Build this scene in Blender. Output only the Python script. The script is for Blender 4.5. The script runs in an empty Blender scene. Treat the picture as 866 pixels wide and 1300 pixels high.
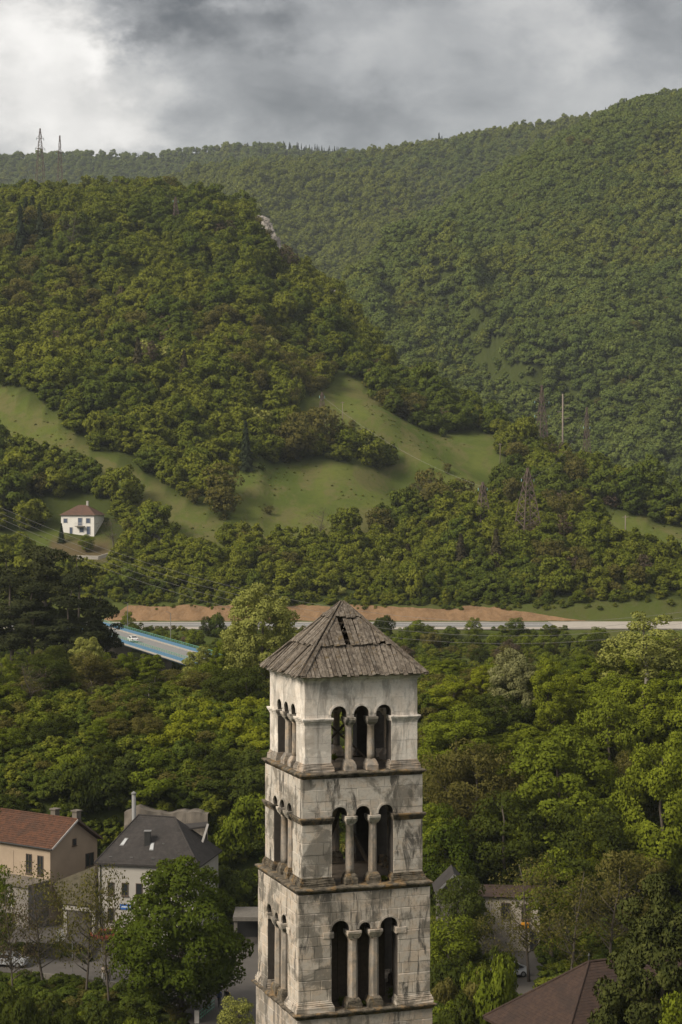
import bpy, bmesh, math, random
import numpy as np
from mathutils import Vector, Matrix

scene = bpy.context.scene
COL = scene.collection
R = math.radians
PI = math.pi

# ------------------------------------------------------------------ camera
F = 2400.0           # focal length in photograph pixels (866 x 1300)
PITCH = R(0.476)
CZ = 60.0
cam_d = bpy.data.cameras.new('camera')
cam_d.sensor_fit = 'VERTICAL'
cam_d.sensor_height = 36.0
cam_d.sensor_width = 24.0
cam_d.lens = F * 36.0 / 1300.0
cam_d.clip_start = 0.5
cam_d.clip_end = 9000
cam = bpy.data.objects.new('camera', cam_d)
COL.objects.link(cam)
cam.location = (0, 0, CZ)
cam.rotation_euler = (PI / 2 - PITCH, 0, 0)
scene.camera = cam

# ------------------------------------------------------------------ render / exposure
scene.render.engine = 'CYCLES'
scene.view_settings.view_transform = 'Standard'
scene.view_settings.look = 'None'
scene.view_settings.gamma = 1.0
scene.view_settings.use_curve_mapping = False
scene.view_settings.exposure = 1.04
cy = scene.cycles
cy.max_bounces = 5
cy.diffuse_bounces = 3
cy.glossy_bounces = 2
cy.transmission_bounces = 3
cy.volume_bounces = 0
cy.transparent_max_bounces = 8
cy.use_denoising = True
cy.sample_clamp_indirect = 4.0

# ------------------------------------------------------------------ node helper
def N(nt, kind, ins=None, **props):
    n = nt.nodes.new(kind)
    for k, v in props.items():
        setattr(n, k, v)
    for k, v in (ins or {}).items():
        s = n.inputs[k]
        if isinstance(v, bpy.types.NodeSocket):
            nt.links.new(v, s)
        elif isinstance(v, bpy.types.Node):
            nt.links.new(v.outputs[0], s)
        else:
            s.default_value = v
    return n

def M(nt, op, a, b=0.0, c=0.0, clamp=False):
    n = nt.nodes.new('ShaderNodeMath'); n.operation = op; n.use_clamp = clamp
    for i, v in enumerate((a, b, c)):
        if isinstance(v, bpy.types.NodeSocket): nt.links.new(v, n.inputs[i])
        else: n.inputs[i].default_value = v
    return n.outputs[0]

def VM(nt, op, a, b=(0, 0, 0), scale=None):
    n = nt.nodes.new('ShaderNodeVectorMath'); n.operation = op
    for i, v in enumerate((a, b)):
        if isinstance(v, bpy.types.NodeSocket): nt.links.new(v, n.inputs[i])
        else: n.inputs[i].default_value = v
    if scale is not None:
        if isinstance(scale, bpy.types.NodeSocket): nt.links.new(scale, n.inputs['Scale'])
        else: n.inputs['Scale'].default_value = scale
    return n.outputs['Value'] if op in ('LENGTH', 'DOT_PRODUCT', 'DISTANCE') else n.outputs[0]

def MIX(nt, fac, a, b, blend='MIX'):
    n = nt.nodes.new('ShaderNodeMix'); n.data_type = 'RGBA'; n.blend_type = blend; n.clamp_factor = True
    for k, v in ((0, fac), (6, a), (7, b)):
        if isinstance(v, bpy.types.NodeSocket): nt.links.new(v, n.inputs[k])
        else:
            if k and len(v) == 3: v = (*v, 1)
            n.inputs[k].default_value = v
    return n.outputs[2]

def SS(nt, x, lo, hi, a=0.0, b=1.0):
    n = nt.nodes.new('ShaderNodeMapRange'); n.interpolation_type = 'SMOOTHSTEP'
    nt.links.new(x, n.inputs[0])
    for i, v in enumerate((lo, hi, a, b)): n.inputs[i + 1].default_value = v
    return n.outputs[0]

def NOISE(nt, vec, scale, detail=4, rough=.55, dist=0.0):
    n = N(nt, 'ShaderNodeTexNoise', {'Vector': vec, 'Scale': scale, 'Detail': detail, 'Roughness': rough, 'Distortion': dist})
    return n.outputs[0]

# ------------------------------------------------------------------ world : broken overcast
SKY_GAIN = 0.53
SUN_AZ, SUN_EL = R(-125), R(40)      # azimuth measured from +Y towards +X (left and a little behind the camera)
world = bpy.data.worlds.new('World')
scene.world = world
world.use_nodes = True
nt = world.node_tree
nt.nodes.clear()
sky = N(nt, 'ShaderNodeTexSky', sky_type='NISHITA', sun_disc=False, sun_elevation=SUN_EL, sun_rotation=SUN_AZ)
tc = N(nt, 'ShaderNodeTexCoord')
d = tc.outputs['Generated']
sep = N(nt, 'ShaderNodeSeparateXYZ', {0: d})
den = M(nt, 'ADD', M(nt, 'MAXIMUM', sep.outputs['Z'], 0.0), 0.55)
cmb = N(nt, 'ShaderNodeCombineXYZ', {0: M(nt, 'DIVIDE', sep.outputs['X'], den), 1: M(nt, 'DIVIDE', sep.outputs['Y'], den), 2: 0.0})
cv = cmb.outputs[0]
n1 = NOISE(nt, VM(nt, 'ADD', cv, (3.1, 7.4, 0)), 3.6, 8, .55, .35)
n2 = NOISE(nt, VM(nt, 'ADD', cv, (13.7, 1.9, 0)), 11.0, 8, .6, .3)
n3 = NOISE(nt, VM(nt, 'ADD', cv, (5.2, 4.4, 0)), 1.6, 3, .5, .2)
warp = VM(nt, 'SCALE', VM(nt, 'SUBTRACT', N(nt, 'ShaderNodeTexNoise', {'Vector': cv, 'Scale': 11.0, 'Detail': 8.0, 'Roughness': .62}).outputs[1], (.5, .5, .5)), scale=0.13)
dw = VM(nt, 'ADD', d, warp)
def lobe(px, py, su, sv):
    v = Vector(((px - 433) / F, 1.0, (630 - py) / F)).normalized()
    q = VM(nt, 'MULTIPLY', VM(nt, 'SUBTRACT', dw, tuple(v)), (1 / su, 1.0, 1 / sv))
    return SS(nt, VM(nt, 'LENGTH', q), 1.0, 0.0)
val = M(nt, 'ADD', M(nt, 'MULTIPLY', SS(nt, n1, .2, .8), 2.5), M(nt, 'MULTIPLY', SS(nt, n2, .25, .75), 1.5))
val = M(nt, 'ADD', val, M(nt, 'MULTIPLY', n3, 1.6))
val = M(nt, 'ADD', val, 1.25)
for (px, py, su, sv, k) in ((55, 90, .09, .065, 4.4), (145, 50, .035, .024, 3.2), (130, 165, .07, .022, 2.2), (20, 40, .05, .03, 1.4),
                            (680, 20, .06, .03, 1.6), (560, 110, .10, .045, .5),
                            (255, 15, .065, .035, -2.1), (470, 150, .13, .035, -1.4), (850, 25, .05, .045, -1.8), (330, 80, .06, .05, -1.0), (420, 5, .14, .025, -1.1)):
    val = M(nt, 'ADD', val, M(nt, 'MULTIPLY', lobe(px, py, su, sv), k))
val = M(nt, 'MULTIPLY', val, M(nt, 'DIVIDE', M(nt, 'ADD', 1.0, M(nt, 'MULTIPLY', M(nt, 'MAXIMUM', sep.outputs['Z'], 0.0), 2.0)), 1.42))   # overcast skies brighten towards the zenith
val = M(nt, 'MULTIPLY', val, SKY_GAIN)
val = M(nt, 'MAXIMUM', val, 0.3)
warm = SS(nt, val, 1.5, 4.0)
tint = MIX(nt, warm, (1.0, .992, .975), (1.04, 1.0, .945))
cloud = MIX(nt, 1.0, tint, N(nt, 'ShaderNodeCombineXYZ', {0: val, 1: val, 2: val}).outputs[0], 'MULTIPLY')
final = MIX(nt, 0.93, sky.outputs[0], cloud)
bg = N(nt, 'ShaderNodeBackground', {'Color': final, 'Strength': 0.1})
nt.links.new(bg.outputs[0], N(nt, 'ShaderNodeOutputWorld').inputs[0])

# ------------------------------------------------------------------ sun through thin cloud
sd = bpy.data.lights.new('sun', 'SUN')
sd.energy = 2.5
sd.angle = R(24)
sd.color = (1.0, .90, .74)
sun = bpy.data.objects.new('sun', sd)
COL.objects.link(sun)
sv_ = Vector((math.sin(SUN_AZ) * math.cos(SUN_EL), math.cos(SUN_AZ) * math.cos(SUN_EL), math.sin(SUN_EL)))
sun.rotation_euler = sv_.to_track_quat('Z', 'Y').to_euler()
sun.location = sv_ * 300

# ------------------------------------------------------------------ object helpers
def tag(o, label=None, cat=None, group=None, kind=None):
    if label: o['label'] = label
    if cat: o['category'] = cat
    if group: o['group'] = group
    if kind: o['kind'] = kind
    return o

def empty(name, loc=(0, 0, 0), rz=0.0):
    o = bpy.data.objects.new(name, None)
    o.empty_display_size = .3
    COL.objects.link(o)
    o.location = loc
    o.rotation_euler = (0, 0, rz)
    return o

def link(name, me, parent=None, mat=None):
    o = bpy.data.objects.new(name, me)
    COL.objects.link(o)
    if parent is not None: o.parent = parent
    if mat is not None:
        if len(me.materials) == 0: me.materials.append(mat)
    return o

def copy_tree(o, parent=None):
    c = o.copy(); COL.objects.link(c); c.parent = parent
    for ch in list(o.children): copy_tree(ch, c)
    return c

class MB:
    """collects shapes; build() links them as one mesh object"""
    def __init__(s): s.v = []; s.f = []; s.m = []
    def add(s, vs, fs, mi=0):
        b = len(s.v); s.v += [tuple(v) for v in vs]
        s.f += [tuple(i + b for i in f) for f in fs]; s.m += [mi] * len(fs)
        return s
    def box(s, lo, hi, rz=0.0, loc=(0, 0, 0), mi=0):
        c, sn = math.cos(rz), math.sin(rz)
        vs = []
        for z in (lo[2], hi[2]):
            for x, y in ((lo[0], lo[1]), (hi[0], lo[1]), (hi[0], hi[1]), (lo[0], hi[1])):
                vs.append((loc[0] + x * c - y * sn, loc[1] + x * sn + y * c, loc[2] + z))
        return s.add(vs, [(0, 3, 2, 1), (4, 5, 6, 7), (0, 1, 5, 4), (1, 2, 6, 5), (2, 3, 7, 6), (3, 0, 4, 7)], mi)
    def tube(s, path, rad, n=6, cap=True, mi=0):
        path = [Vector(p) for p in path]
        if not hasattr(rad, '__len__'): rad = [rad] * len(path)
        vs = []; fs = []
        ref = None
        for i, p in enumerate(path):
            t = (path[min(i + 1, len(path) - 1)] - path[max(i - 1, 0)])
            t = t.normalized() if t.length > 1e-9 else Vector((0, 0, 1))
            a = Vector((1, 0, 0)) if abs(t.x) < .9 else Vector((0, 1, 0))
            if ref is not None: a = ref
            b = t.cross(a).normalized(); a = b.cross(t).normalized(); ref = a
            for k in range(n):
                an = 2 * PI * k / n
                vs.append(p + (a * math.cos(an) + b * math.sin(an)) * rad[i])
        for i in range(len(path) - 1):
            for k in range(n):
                k2 = (k + 1) % n
                fs.append((i * n + k, i * n + k2, (i + 1) * n + k2, (i + 1) * n + k))
        if cap:
            fs.append(tuple(range(n - 1, -1, -1)))
            fs.append(tuple((len(path) - 1) * n + k for k in range(n)))
        return s.add(vs, fs, mi)
    def beam(s, a, b, w, h=None, mi=0):
        a, b = Vector(a), Vector(b); h = h or w
        t = (b - a).normalized()
        u = Vector((0, 0, 1)) if abs(t.z) < .95 else Vector((0, 1, 0))
        x = t.cross(u).normalized(); y = x.cross(t)
        vs = []
        for p in (a, b):
            for sx, sy in ((-1, -1), (1, -1), (1, 1), (-1, 1)):
                vs.append(p + x * sx * w / 2 + y * sy * h / 2)
        return s.add(vs, [(0, 3, 2, 1), (4, 5, 6, 7), (0, 1, 5, 4), (1, 2, 6, 5), (2, 3, 7, 6), (3, 0, 4, 7)], mi)
    def lathe(s, prof, n=12, loc=(0, 0, 0), mi=0, phase=0.0):
        vs = []; fs = []
        for r, z in prof:
            for k in range(n):
                an = 2 * PI * k / n + phase
                vs.append((loc[0] + r * math.cos(an), loc[1] + r * math.sin(an), loc[2] + z))
        for i in range(len(prof) - 1):
            for k in range(n):
                k2 = (k + 1) % n
                fs.append((i * n + k, i * n + k2, (i + 1) * n + k2, (i + 1) * n + k))
        fs.append(tuple(range(n - 1, -1, -1)))
        fs.append(tuple((len(prof) - 1) * n + k for k in range(n)))
        return s.add(vs, fs, mi)
    def slab(s, poly, nrm, th, mi=0):
        """polygon (3d points, ccw about nrm) thickened by th against nrm"""
        nrm = Vector(nrm).normalized(); n = len(poly)
        top = [Vector(p) for p in poly]; bot = [p - nrm * th for p in top]
        fs = [tuple(range(n)), tuple(range(2 * n - 1, n - 1, -1))]
        for i in range(n):
            j = (i + 1) % n
            fs.append((i, n + i, n + j, j))
        return s.add(top + bot, fs, mi)
    def mesh(s, name, mats=(), smooth=False):
        me = bpy.data.meshes.new(name)
        me.from_pydata(s.v, [], s.f)
        for m in (mats if isinstance(mats, (list, tuple)) else [mats]): me.materials.append(m)
        if any(s.m): me.polygons.foreach_set('material_index', s.m)
        if smooth: me.polygons.foreach_set('use_smooth', [True] * len(s.f))
        me.update()
        return me
    def build(s, name, mats, parent=None, smooth=False):
        return link(name, s.mesh(name, mats, smooth), parent)

def ray(px, py):
    v = (650 - py) / F; cp, sp = math.cos(PITCH), math.sin(PITCH)
    return Vector(((px - 433) / F, cp + v * sp, -sp + v * cp))
def at(px, py, Y):
    r = ray(px, py); return Vector((0, 0, CZ)) + r * (Y / r.y)
def at_z(px, py, z):
    r = ray(px, py); return Vector((0, 0, CZ)) + r * ((z - CZ) / r.z)
def project(x, y, z):
    cp, sp = math.cos(PITCH), math.sin(PITCH); zz = z - CZ
    dd = y * cp - zz * sp; u = y * sp + zz * cp
    return 433 + F * x / dd, 650 - F * u / dd

# ------------------------------------------------------------------ numpy noise
def _h(ix, iy, seed):
    n = (ix.astype(np.int64) * 374761393 + iy.astype(np.int64) * 668265263 + seed * 1442695) & 0x7fffffff
    n = ((n ^ (n >> 13)) * 1274126177) & 0x7fffffff
    n = n ^ (n >> 16)
    return (n & 0xffff) / 65535.0
def vnoise(x, y, seed=0):
    x = np.asarray(x, float); y = np.asarray(y, float)
    ix = np.floor(x); iy = np.floor(y); fx = x - ix; fy = y - iy
    fx = fx * fx * (3 - 2 * fx); fy = fy * fy * (3 - 2 * fy)
    a = _h(ix, iy, seed); b = _h(ix + 1, iy, seed); c = _h(ix, iy + 1, seed); e = _h(ix + 1, iy + 1, seed)
    return (a * (1 - fx) + b * fx) * (1 - fy) + (c * (1 - fx) + e * fx) * fy
def fbm(x, y, seed=0, o=4):
    r = 0; a = .5; t = 0
    for i in range(o):
        r = r + a * vnoise(x * 2 ** i, y * 2 ** i, seed + i * 17); t += a; a *= .5
    return r / t
def sstep(a, b, x):
    t = np.clip((x - a) / (b - a), 0, 1); return t * t * (3 - 2 * t)

# ------------------------------------------------------------------ the terrain
PL = np.array([(-90, 61), (-6, 58.6), (8, 57.8), (40, 46), (75, 33), (110, 22), (140, 13), (160, 8), (172, 6.6), (184, 7.4), (187, 8.5), (224, 8.5),
               (231, 8.8), (233, 10), (236.5, 22), (242, 26), (250, 29.5), (300, 30), (318, 26), (350, 18), (470, 22), (482, 25.9), (512.5, 26), (517.5, 30.5),
               (900, 16), (4000, 10)])
PR = np.array([(-90, 61), (-6, 58.6), (8, 57.8), (40, 46), (75, 33), (110, 22), (140, 13), (160, 9.5), (180, 8.5), (224, 8.5),
               (233, 13), (262, 29), (300, 30.5), (320, 26), (350, 18), (470, 22), (482, 25.9), (512.5, 26), (517.5, 30.5), (900, 16), (4000, 10)])
# ridges : photograph px, silhouette py, distance of the crest, height of the trees on it
RA = np.array([(-900, 300, 1000), (-500, 270, 1000), (-200, 245, 980), (0, 238, 950), (100, 234, 940), (200, 226, 930), (260, 240, 905), (330, 272, 865), (345, 308, 850),
               (420, 362, 810), (510, 462, 750), (640, 527, 700), (760, 582, 665), (866, 628, 640), (1000, 665, 625), (1300, 720, 600), (1900, 780, 590)], float)
RB = np.array([(-900, 470, 1250), (300, 450, 1250), (420, 352, 1300), (470, 320, 1370), (520, 284, 1440), (600, 232, 1540), (680, 182, 1640), (740, 152, 1690),
               (800, 126, 1730), (866, 110, 1760), (1000, 85, 1800), (1300, 60, 1900), (1900, 120, 1900)], float)
RC = np.array([(-900, 330, 2100), (0, 300, 2100), (200, 226, 2150), (230, 212, 2150), (300, 200, 2200), (430, 192, 2250), (540, 176, 2300), (600, 167, 2300),
               (700, 150, 2300), (800, 130, 2300), (1000, 110, 2300), (1900, 160, 2300)], float)
RD = np.array([(-900, 150, 3000), (-200, 185, 2950), (0, 194, 2900), (100, 190, 2900), (200, 192, 2900), (250, 186, 2900), (330, 180, 2900), (430, 184, 2900),
               (560, 200, 2900), (1900, 240, 2900)], float)
def hill(u, y, T, yf, zf, tree, seed, amp, gw=115.0, ga=28.0):
    if seed == 23: gw, ga = 190.0, 80.0
    if seed == 31: gw, ga = 210.0, 80.0
    if seed == 41: gw, ga = 160.0, 30.0
    px = 433 + F * u
    yr = np.interp(px, T[:, 0], T[:, 2]); py = np.interp(px, T[:, 0], T[:, 1])
    zr = CZ + (630 - py) / F * yr - tree
    t = (y - yf) / (yr - yf)
    z = zf + (zr - zf) * (t + .10 * np.sin(np.clip(t, 0, 1) * PI))
    z = np.where(t > 1, zr - .5 * (y - yr), z)
    x = u * y
    nz = (fbm(x / 90, y / 90, seed, 4) - .5) * amp * np.clip(t * 4, 0, 1) * np.clip((1 - t) * 3, 0.0, 1)
    xd = x + .45 * (y - yf)
    g = 1 - np.abs(2 * fbm(xd / gw + .35 * fbm(x / 60, y / 60, seed + 3, 2) * 2, y / (gw * 4.5) + 7, seed + 5, 3) - 1) * 1.6
    nz = nz + (g - .55) * ga * np.sin(np.clip(t, 0, 1) * PI) ** .7 * np.clip((1 - t) * 4, 0, 1)
    z = np.where(t < 0, zf + (y - yf) * .8, z + nz)
    return z, t
def H(x, y):
    x = np.asarray(x, float); y = np.asarray(y, float)
    u = x / np.maximum(y, 60.0)
    w = sstep(-9, 4, x - (y - 228) * 0)
    z = np.interp(y, PL[:, 0], PL[:, 1]) * (1 - w) + np.interp(y, PR[:, 0], PR[:, 1]) * w
    flat = ((y > 184) & (y < 228)) | ((y > 480) & (y < 519))
    z = z + np.where(flat, 0, (fbm(x / 14, y / 14, 5, 3) - .5) * 1.6 * sstep(20, 60, np.abs(y - 206)))
    far = y > 500
    for T, yf, zf, tr, sd_, am in ((RA, 517.5, 30.5, 7.0, 11, 26), (RB, 960, 14, 8.0, 23, 30), (RC, 1500, 60, 8.0, 31, 34), (RD, 2300, 150, 8.0, 41, 50)):
        h, t = hill(u, y, T, yf, zf, tr, sd_, am)
        z = np.where(far, np.maximum(z, h), z)
    return z
def Hs(x, y): return float(H(np.array([x]), np.array([y]))[0])
def on_ground(px, py, y0=150.0, y1=3000.0):
    r = ray(px, py); ys = np.concatenate([np.arange(y0, 1000, 1.0), np.arange(1000, y1, 4.0)])
    xs = r.x / r.y * ys; zs = CZ + r.z / r.y * ys
    k = np.argmax(H(xs, ys) >= zs)
    return Vector((xs[k], ys[k], H(xs[k:k + 1], ys[k:k + 1])[0]))

def in_poly(px, py, poly):
    ins = np.zeros(px.shape, bool); n = len(poly)
    for i in range(n):
        x0, y0 = poly[i]; x1, y1 = poly[(i + 1) % n]
        c = ((y0 > py) != (y1 > py)) & (px < (x1 - x0) * (py - y0) / (y1 - y0 + 1e-9) + x0)
        ins ^= c
    return ins
MEADOWS = [[(370, 536), (415, 486), (455, 480), (490, 520), (545, 553), (610, 549), (632, 556), (640, 606), (626, 640), (580, 652), (540, 632), (505, 606), (488, 577), (430, 562), (385, 550)],
           [(262, 602), (330, 592), (420, 586), (505, 602), (536, 622), (516, 662), (470, 680), (400, 692), (350, 696), (304, 684), (280, 632)],
           [(-60, 476), (0, 486), (60, 524), (120, 572), (160, 592), (215, 622), (300, 674), (280, 704), (215, 698), (180, 660), (140, 626), (100, 600), (60, 592), (0, 572), (-60, 566)],
           [(-60, 674), (70, 677), (130, 682), (152, 698), (140, 716), (75, 712), (60, 702), (-60, 698)],
           [(752, 648), (800, 655), (866, 672), (940, 700), (940, 716), (840, 714), (790, 702), (765, 684)]]
EARTH = [[(62, 684), (130, 686), (152, 700), (150, 712), (100, 716), (62, 708)]]

# ------------------------------------------------------------------ materials
def new_mat(name):
    m = bpy.data.materials.new(name); m.use_nodes = True
    nt = m.node_tree; nt.nodes.clear()
    out = nt.nodes.new('ShaderNodeOutputMaterial')
    return m, nt, out
def plain(name, col, rough=.7, metal=0.0, var=.12, scale=3.0, spec=.3, bump=0.0):
    m, nt, out = new_mat(name)
    geo = N(nt, 'ShaderNodeTexCoord').outputs['Object']
    nz = NOISE(nt, geo, scale, 5, .6)
    c = MIX(nt, nz, tuple(max(0, v * (1 - var * 2)) for v in col), tuple(v * (1 + var * 2) for v in col))
    b = N(nt, 'ShaderNodeBsdfPrincipled', {'Base Color': c, 'Roughness': rough, 'Metallic': metal, 'Specular IOR Level': spec})
    if bump:
        bp = N(nt, 'ShaderNodeBump', {'Height': NOISE(nt, geo, scale * 6, 4), 'Strength': bump, 'Distance': .02})
        nt.links.new(bp.outputs[0], b.inputs['Normal'])
    nt.links.new(b.outputs[0], out.inputs[0])
    return m
def leaf_mat(name, ca, cb, cc=None, transl=.32, gl=0.0):
    """foliage: per-tree tint between ca and cb, leaf-scale variation, some light through the leaves"""
    m, nt, out = new_mat(name)
    oi = N(nt, 'ShaderNodeObjectInfo')
    pos = N(nt, 'ShaderNodeNewGeometry').outputs['Position']
    big = NOISE(nt, pos, .012, 3, .5)
    rnd = M(nt, 'ADD', M(nt, 'MULTIPLY', oi.outputs['Random'], .75), M(nt, 'MULTIPLY', SS(nt, big, .3, .7), .25))
    c = MIX(nt, rnd, ca, cb)
    fine = NOISE(nt, pos, 1.3, 2, .6)
    c = MIX(nt, SS(nt, fine, .35, .75), MIX(nt, .5, c, tuple(v * .55 for v in ca)), MIX(nt, .35, c, cc or tuple(v * 1.5 for v in cb)))
    df = N(nt, 'ShaderNodeBsdfDiffuse', {'Color': c})
    tr = N(nt, 'ShaderNodeBsdfTranslucent', {'Color': MIX(nt, .5, c, (.16, .17, .02))})
    mx = N(nt, 'ShaderNodeMixShader', {0: transl, 1: df.outputs[0], 2: tr.outputs[0]})
    nt.links.new(mx.outputs[0], out.inputs[0])
    return m

LEAF = {
    'hill':   leaf_mat('leaf_hillside', (0.082, 0.112, 0.015), (0.182, 0.188, 0.026)),
    'hill2':  leaf_mat('leaf_hillside_dark', (0.058, 0.086, 0.016), (0.115, 0.138, 0.022)),
    'far':    leaf_mat('leaf_mountain', (.086, .126, .034), (.155, .184, .046)),
    'far_pale_lit': leaf_mat('leaf_mountain_pale_lit', (.120, .150, .030), (.190, .208, .042)),  # pale random crowns; also carries the sunlight painted onto the valley side
    'mid':    leaf_mat('leaf_mid_green', (0.092, 0.124, 0.014), (0.145, 0.168, 0.018)),
    'dark':   leaf_mat('leaf_dark_green', (0.036, 0.049, 0.01), (0.06, 0.073, 0.013)),
    'maple':  leaf_mat('leaf_maple', (0.055, 0.08, 0.01), (0.072, 0.094, 0.013)),  # green darkened to include the dim shade over the village
    'bright': leaf_mat('leaf_yellow_green', (0.165, 0.195, 0.017), (0.215, 0.222, 0.02)),
    'pale':   leaf_mat('leaf_pale_green', (0.225, 0.24, 0.06), (0.265, 0.268, 0.07)),
    'flower': leaf_mat('leaf_with_blossom', (0.185, 0.19, 0.08), (0.225, 0.222, 0.1)),
    'fresh':  leaf_mat('leaf_fresh_green', (0.125, 0.158, 0.016), (0.182, 0.205, 0.02)),
    'brown':  leaf_mat('leaf_brownish_spring', (0.085, 0.078, 0.022), (0.13, 0.115, 0.032)),
    'twig':   leaf_mat('leaf_bare_reddish', (.085, .060, .042), (.110, .085, .060)),
    'spruce': leaf_mat('needles_spruce', (.018, .028, .014), (.034, .042, .020), transl=.05),
    'spruceb': leaf_mat('needles_brownish', (.040, .036, .020), (.060, .052, .028), transl=.05),
    'pine':   leaf_mat('needles_pine', (.024, .030, .014), (.042, .045, .018), transl=.08),
    'yew':    leaf_mat('needles_evergreen', (.038, .046, .014), (.046, .054, .016), (.120, .125, .035), transl=.1),
    'ivy':    leaf_mat('leaf_ivy', (.042, .058, .014), (.075, .090, .018)),
    'fern':   leaf_mat('leaf_ledge_plants', (.070, .100, .020), (.100, .120, .020)),
}
BARK = plain('bark', (.075, .062, .050), .9, var=.25, scale=6, bump=.3)
BARK_PALE = plain('bark_pale', (.21, .19, .165), .9, var=.25, scale=4)

# terrain material : meadow / woodland floor / bare earth, mask stored on the mesh
def terrain_mat():
    m, nt, out = new_mat('terrain_ground')
    at_ = N(nt, 'ShaderNodeAttribute', attribute_name='cover')
    sp = N(nt, 'ShaderNodeSeparateColor', {0: at_.outputs['Color']})
    pos = N(nt, 'ShaderNodeNewGeometry').outputs['Position']
    a = NOISE(nt, pos, .035, 5, .6); b = NOISE(nt, pos, .45, 7, .72); c_ = NOISE(nt, VM(nt, 'MULTIPLY', pos, (1, .35, 1)), .11, 6, .7, .5)
    grass = MIX(nt, SS(nt, a, .35, .65), (.064, .084, .019), (.092, .104, .027))
    grass = MIX(nt, SS(nt, c_, .46, .60), grass, (.098, .094, .036))
    grass = MIX(nt, M(nt, 'MULTIPLY', SS(nt, b, .45, .7), .55), grass, (.055, .068, .020))
    floor = MIX(nt, b, (.032, .044, .012), (.055, .064, .018))
    earth = MIX(nt, b, (.11, .078, .045), (.075, .058, .034))
    ap = MIX(nt, b, (.15, .14, .13), (.21, .195, .18))
    col = MIX(nt, sp.outputs[0], floor, grass)
    col = MIX(nt, sp.outputs[1], col, earth)
    col = MIX(nt, sp.outputs[2], col, ap)
    bp = N(nt, 'ShaderNodeBump', {'Height': b, 'Strength': .6, 'Distance': .5})
    bs = N(nt, 'ShaderNodeBsdfDiffuse', {'Color': col, 'Normal': bp.outputs[0]})
    nt.links.new(bs.outputs[0], out.inputs[0])
    return m

def np_mesh(name, V, Q, normals=None, mat_idx=None, mats=(), smooth=True):
    """V (n,3), Q (m,4) quads"""
    me = bpy.data.meshes.new(name)
    V = np.ascontiguousarray(V, np.float32); Q = np.ascontiguousarray(Q, np.int32)
    me.vertices.add(len(V)); me.vertices.foreach_set('co', V.ravel())
    me.loops.add(Q.size); me.loops.foreach_set('vertex_index', Q.ravel())
    me.polygons.add(len(Q)); me.polygons.foreach_set('loop_start', np.arange(0, Q.size, 4, dtype=np.int32))
    for m in mats: me.materials.append(m)
    if mat_idx is not None: me.polygons.foreach_set('material_index', np.ascontiguousarray(mat_idx, np.int32))
    me.polygons.foreach_set('use_smooth', np.full(len(Q), smooth))
    me.update(calc_edges=True)
    if normals is not None:
        me.normals_split_custom_set_from_vertices(normals.astype(np.float32).tolist())
    return me

# ------------------------------------------------------------------ terrain sheet
ys = np.concatenate([np.arange(-88, 170, 6.0), np.arange(170, 180, 2.5), np.arange(180, 260, 2.0), np.arange(260, 480, 5.0), np.arange(480, 522, 1.4),
                     np.arange(522, 1000, 6.0), np.arange(1000, 3300, 14.0)])
ss = np.concatenate([np.linspace(-.62, -.24, 24)[:-1], np.linspace(-.24, .24, 201), np.linspace(.24, .62, 24)[1:]])
gy, gs = np.meshgrid(ys, ss, indexing='ij')
gx = gs * (np.maximum(gy, 0) + 110)
gz = H(gx, gy)
ny, nx = gx.shape
idx = np.arange(ny * nx).reshape(ny, nx)
Q = np.stack([idx[:-1, :-1], idx[:-1, 1:], idx[1:, 1:], idx[1:, :-1]], -1).reshape(-1, 4)
tm = np_mesh('terrain', np.stack([gx, gy, gz], -1).reshape(-1, 3), Q, mats=[terrain_mat()])
fx, fy, fz = gx.ravel(), gy.ravel(), gz.ravel()
ppx, ppy = project(fx, np.maximum(fy, 1), fz)
uA, tA = hill(fx / np.maximum(fy, 60), fy, RA, 517.5, 30.5, 7, 11, 26)
onA = (fy > 500) & (tA > -.05) & (tA < 1.05)
cov = np.zeros((len(fx), 4), np.float32); cov[:, 3] = 1
for P in MEADOWS: cov[:, 0] = np.maximum(cov[:, 0], in_poly(ppx, ppy, P) & onA)
for P in EARTH: cov[:, 1] = np.maximum(cov[:, 1], (in_poly(ppx, ppy, P) & onA) * .85)
cov[:, 0] = np.maximum(cov[:, 0], ((fy > 240) & (fy < 300)) * .6)
cov[:, 0] = np.maximum(cov[:, 0], ((fy > 330) & (fy < 520)) * .45)
ca = tm.color_attributes.new('cover', 'FLOAT_COLOR', 'POINT')
ca.data.foreach_set('color', cov.ravel())
terrain = link('terrain', tm)
tag(terrain, 'wooded valley side, meadows and mountain slopes below the grey sky', 'terrain', kind='structure')

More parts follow.
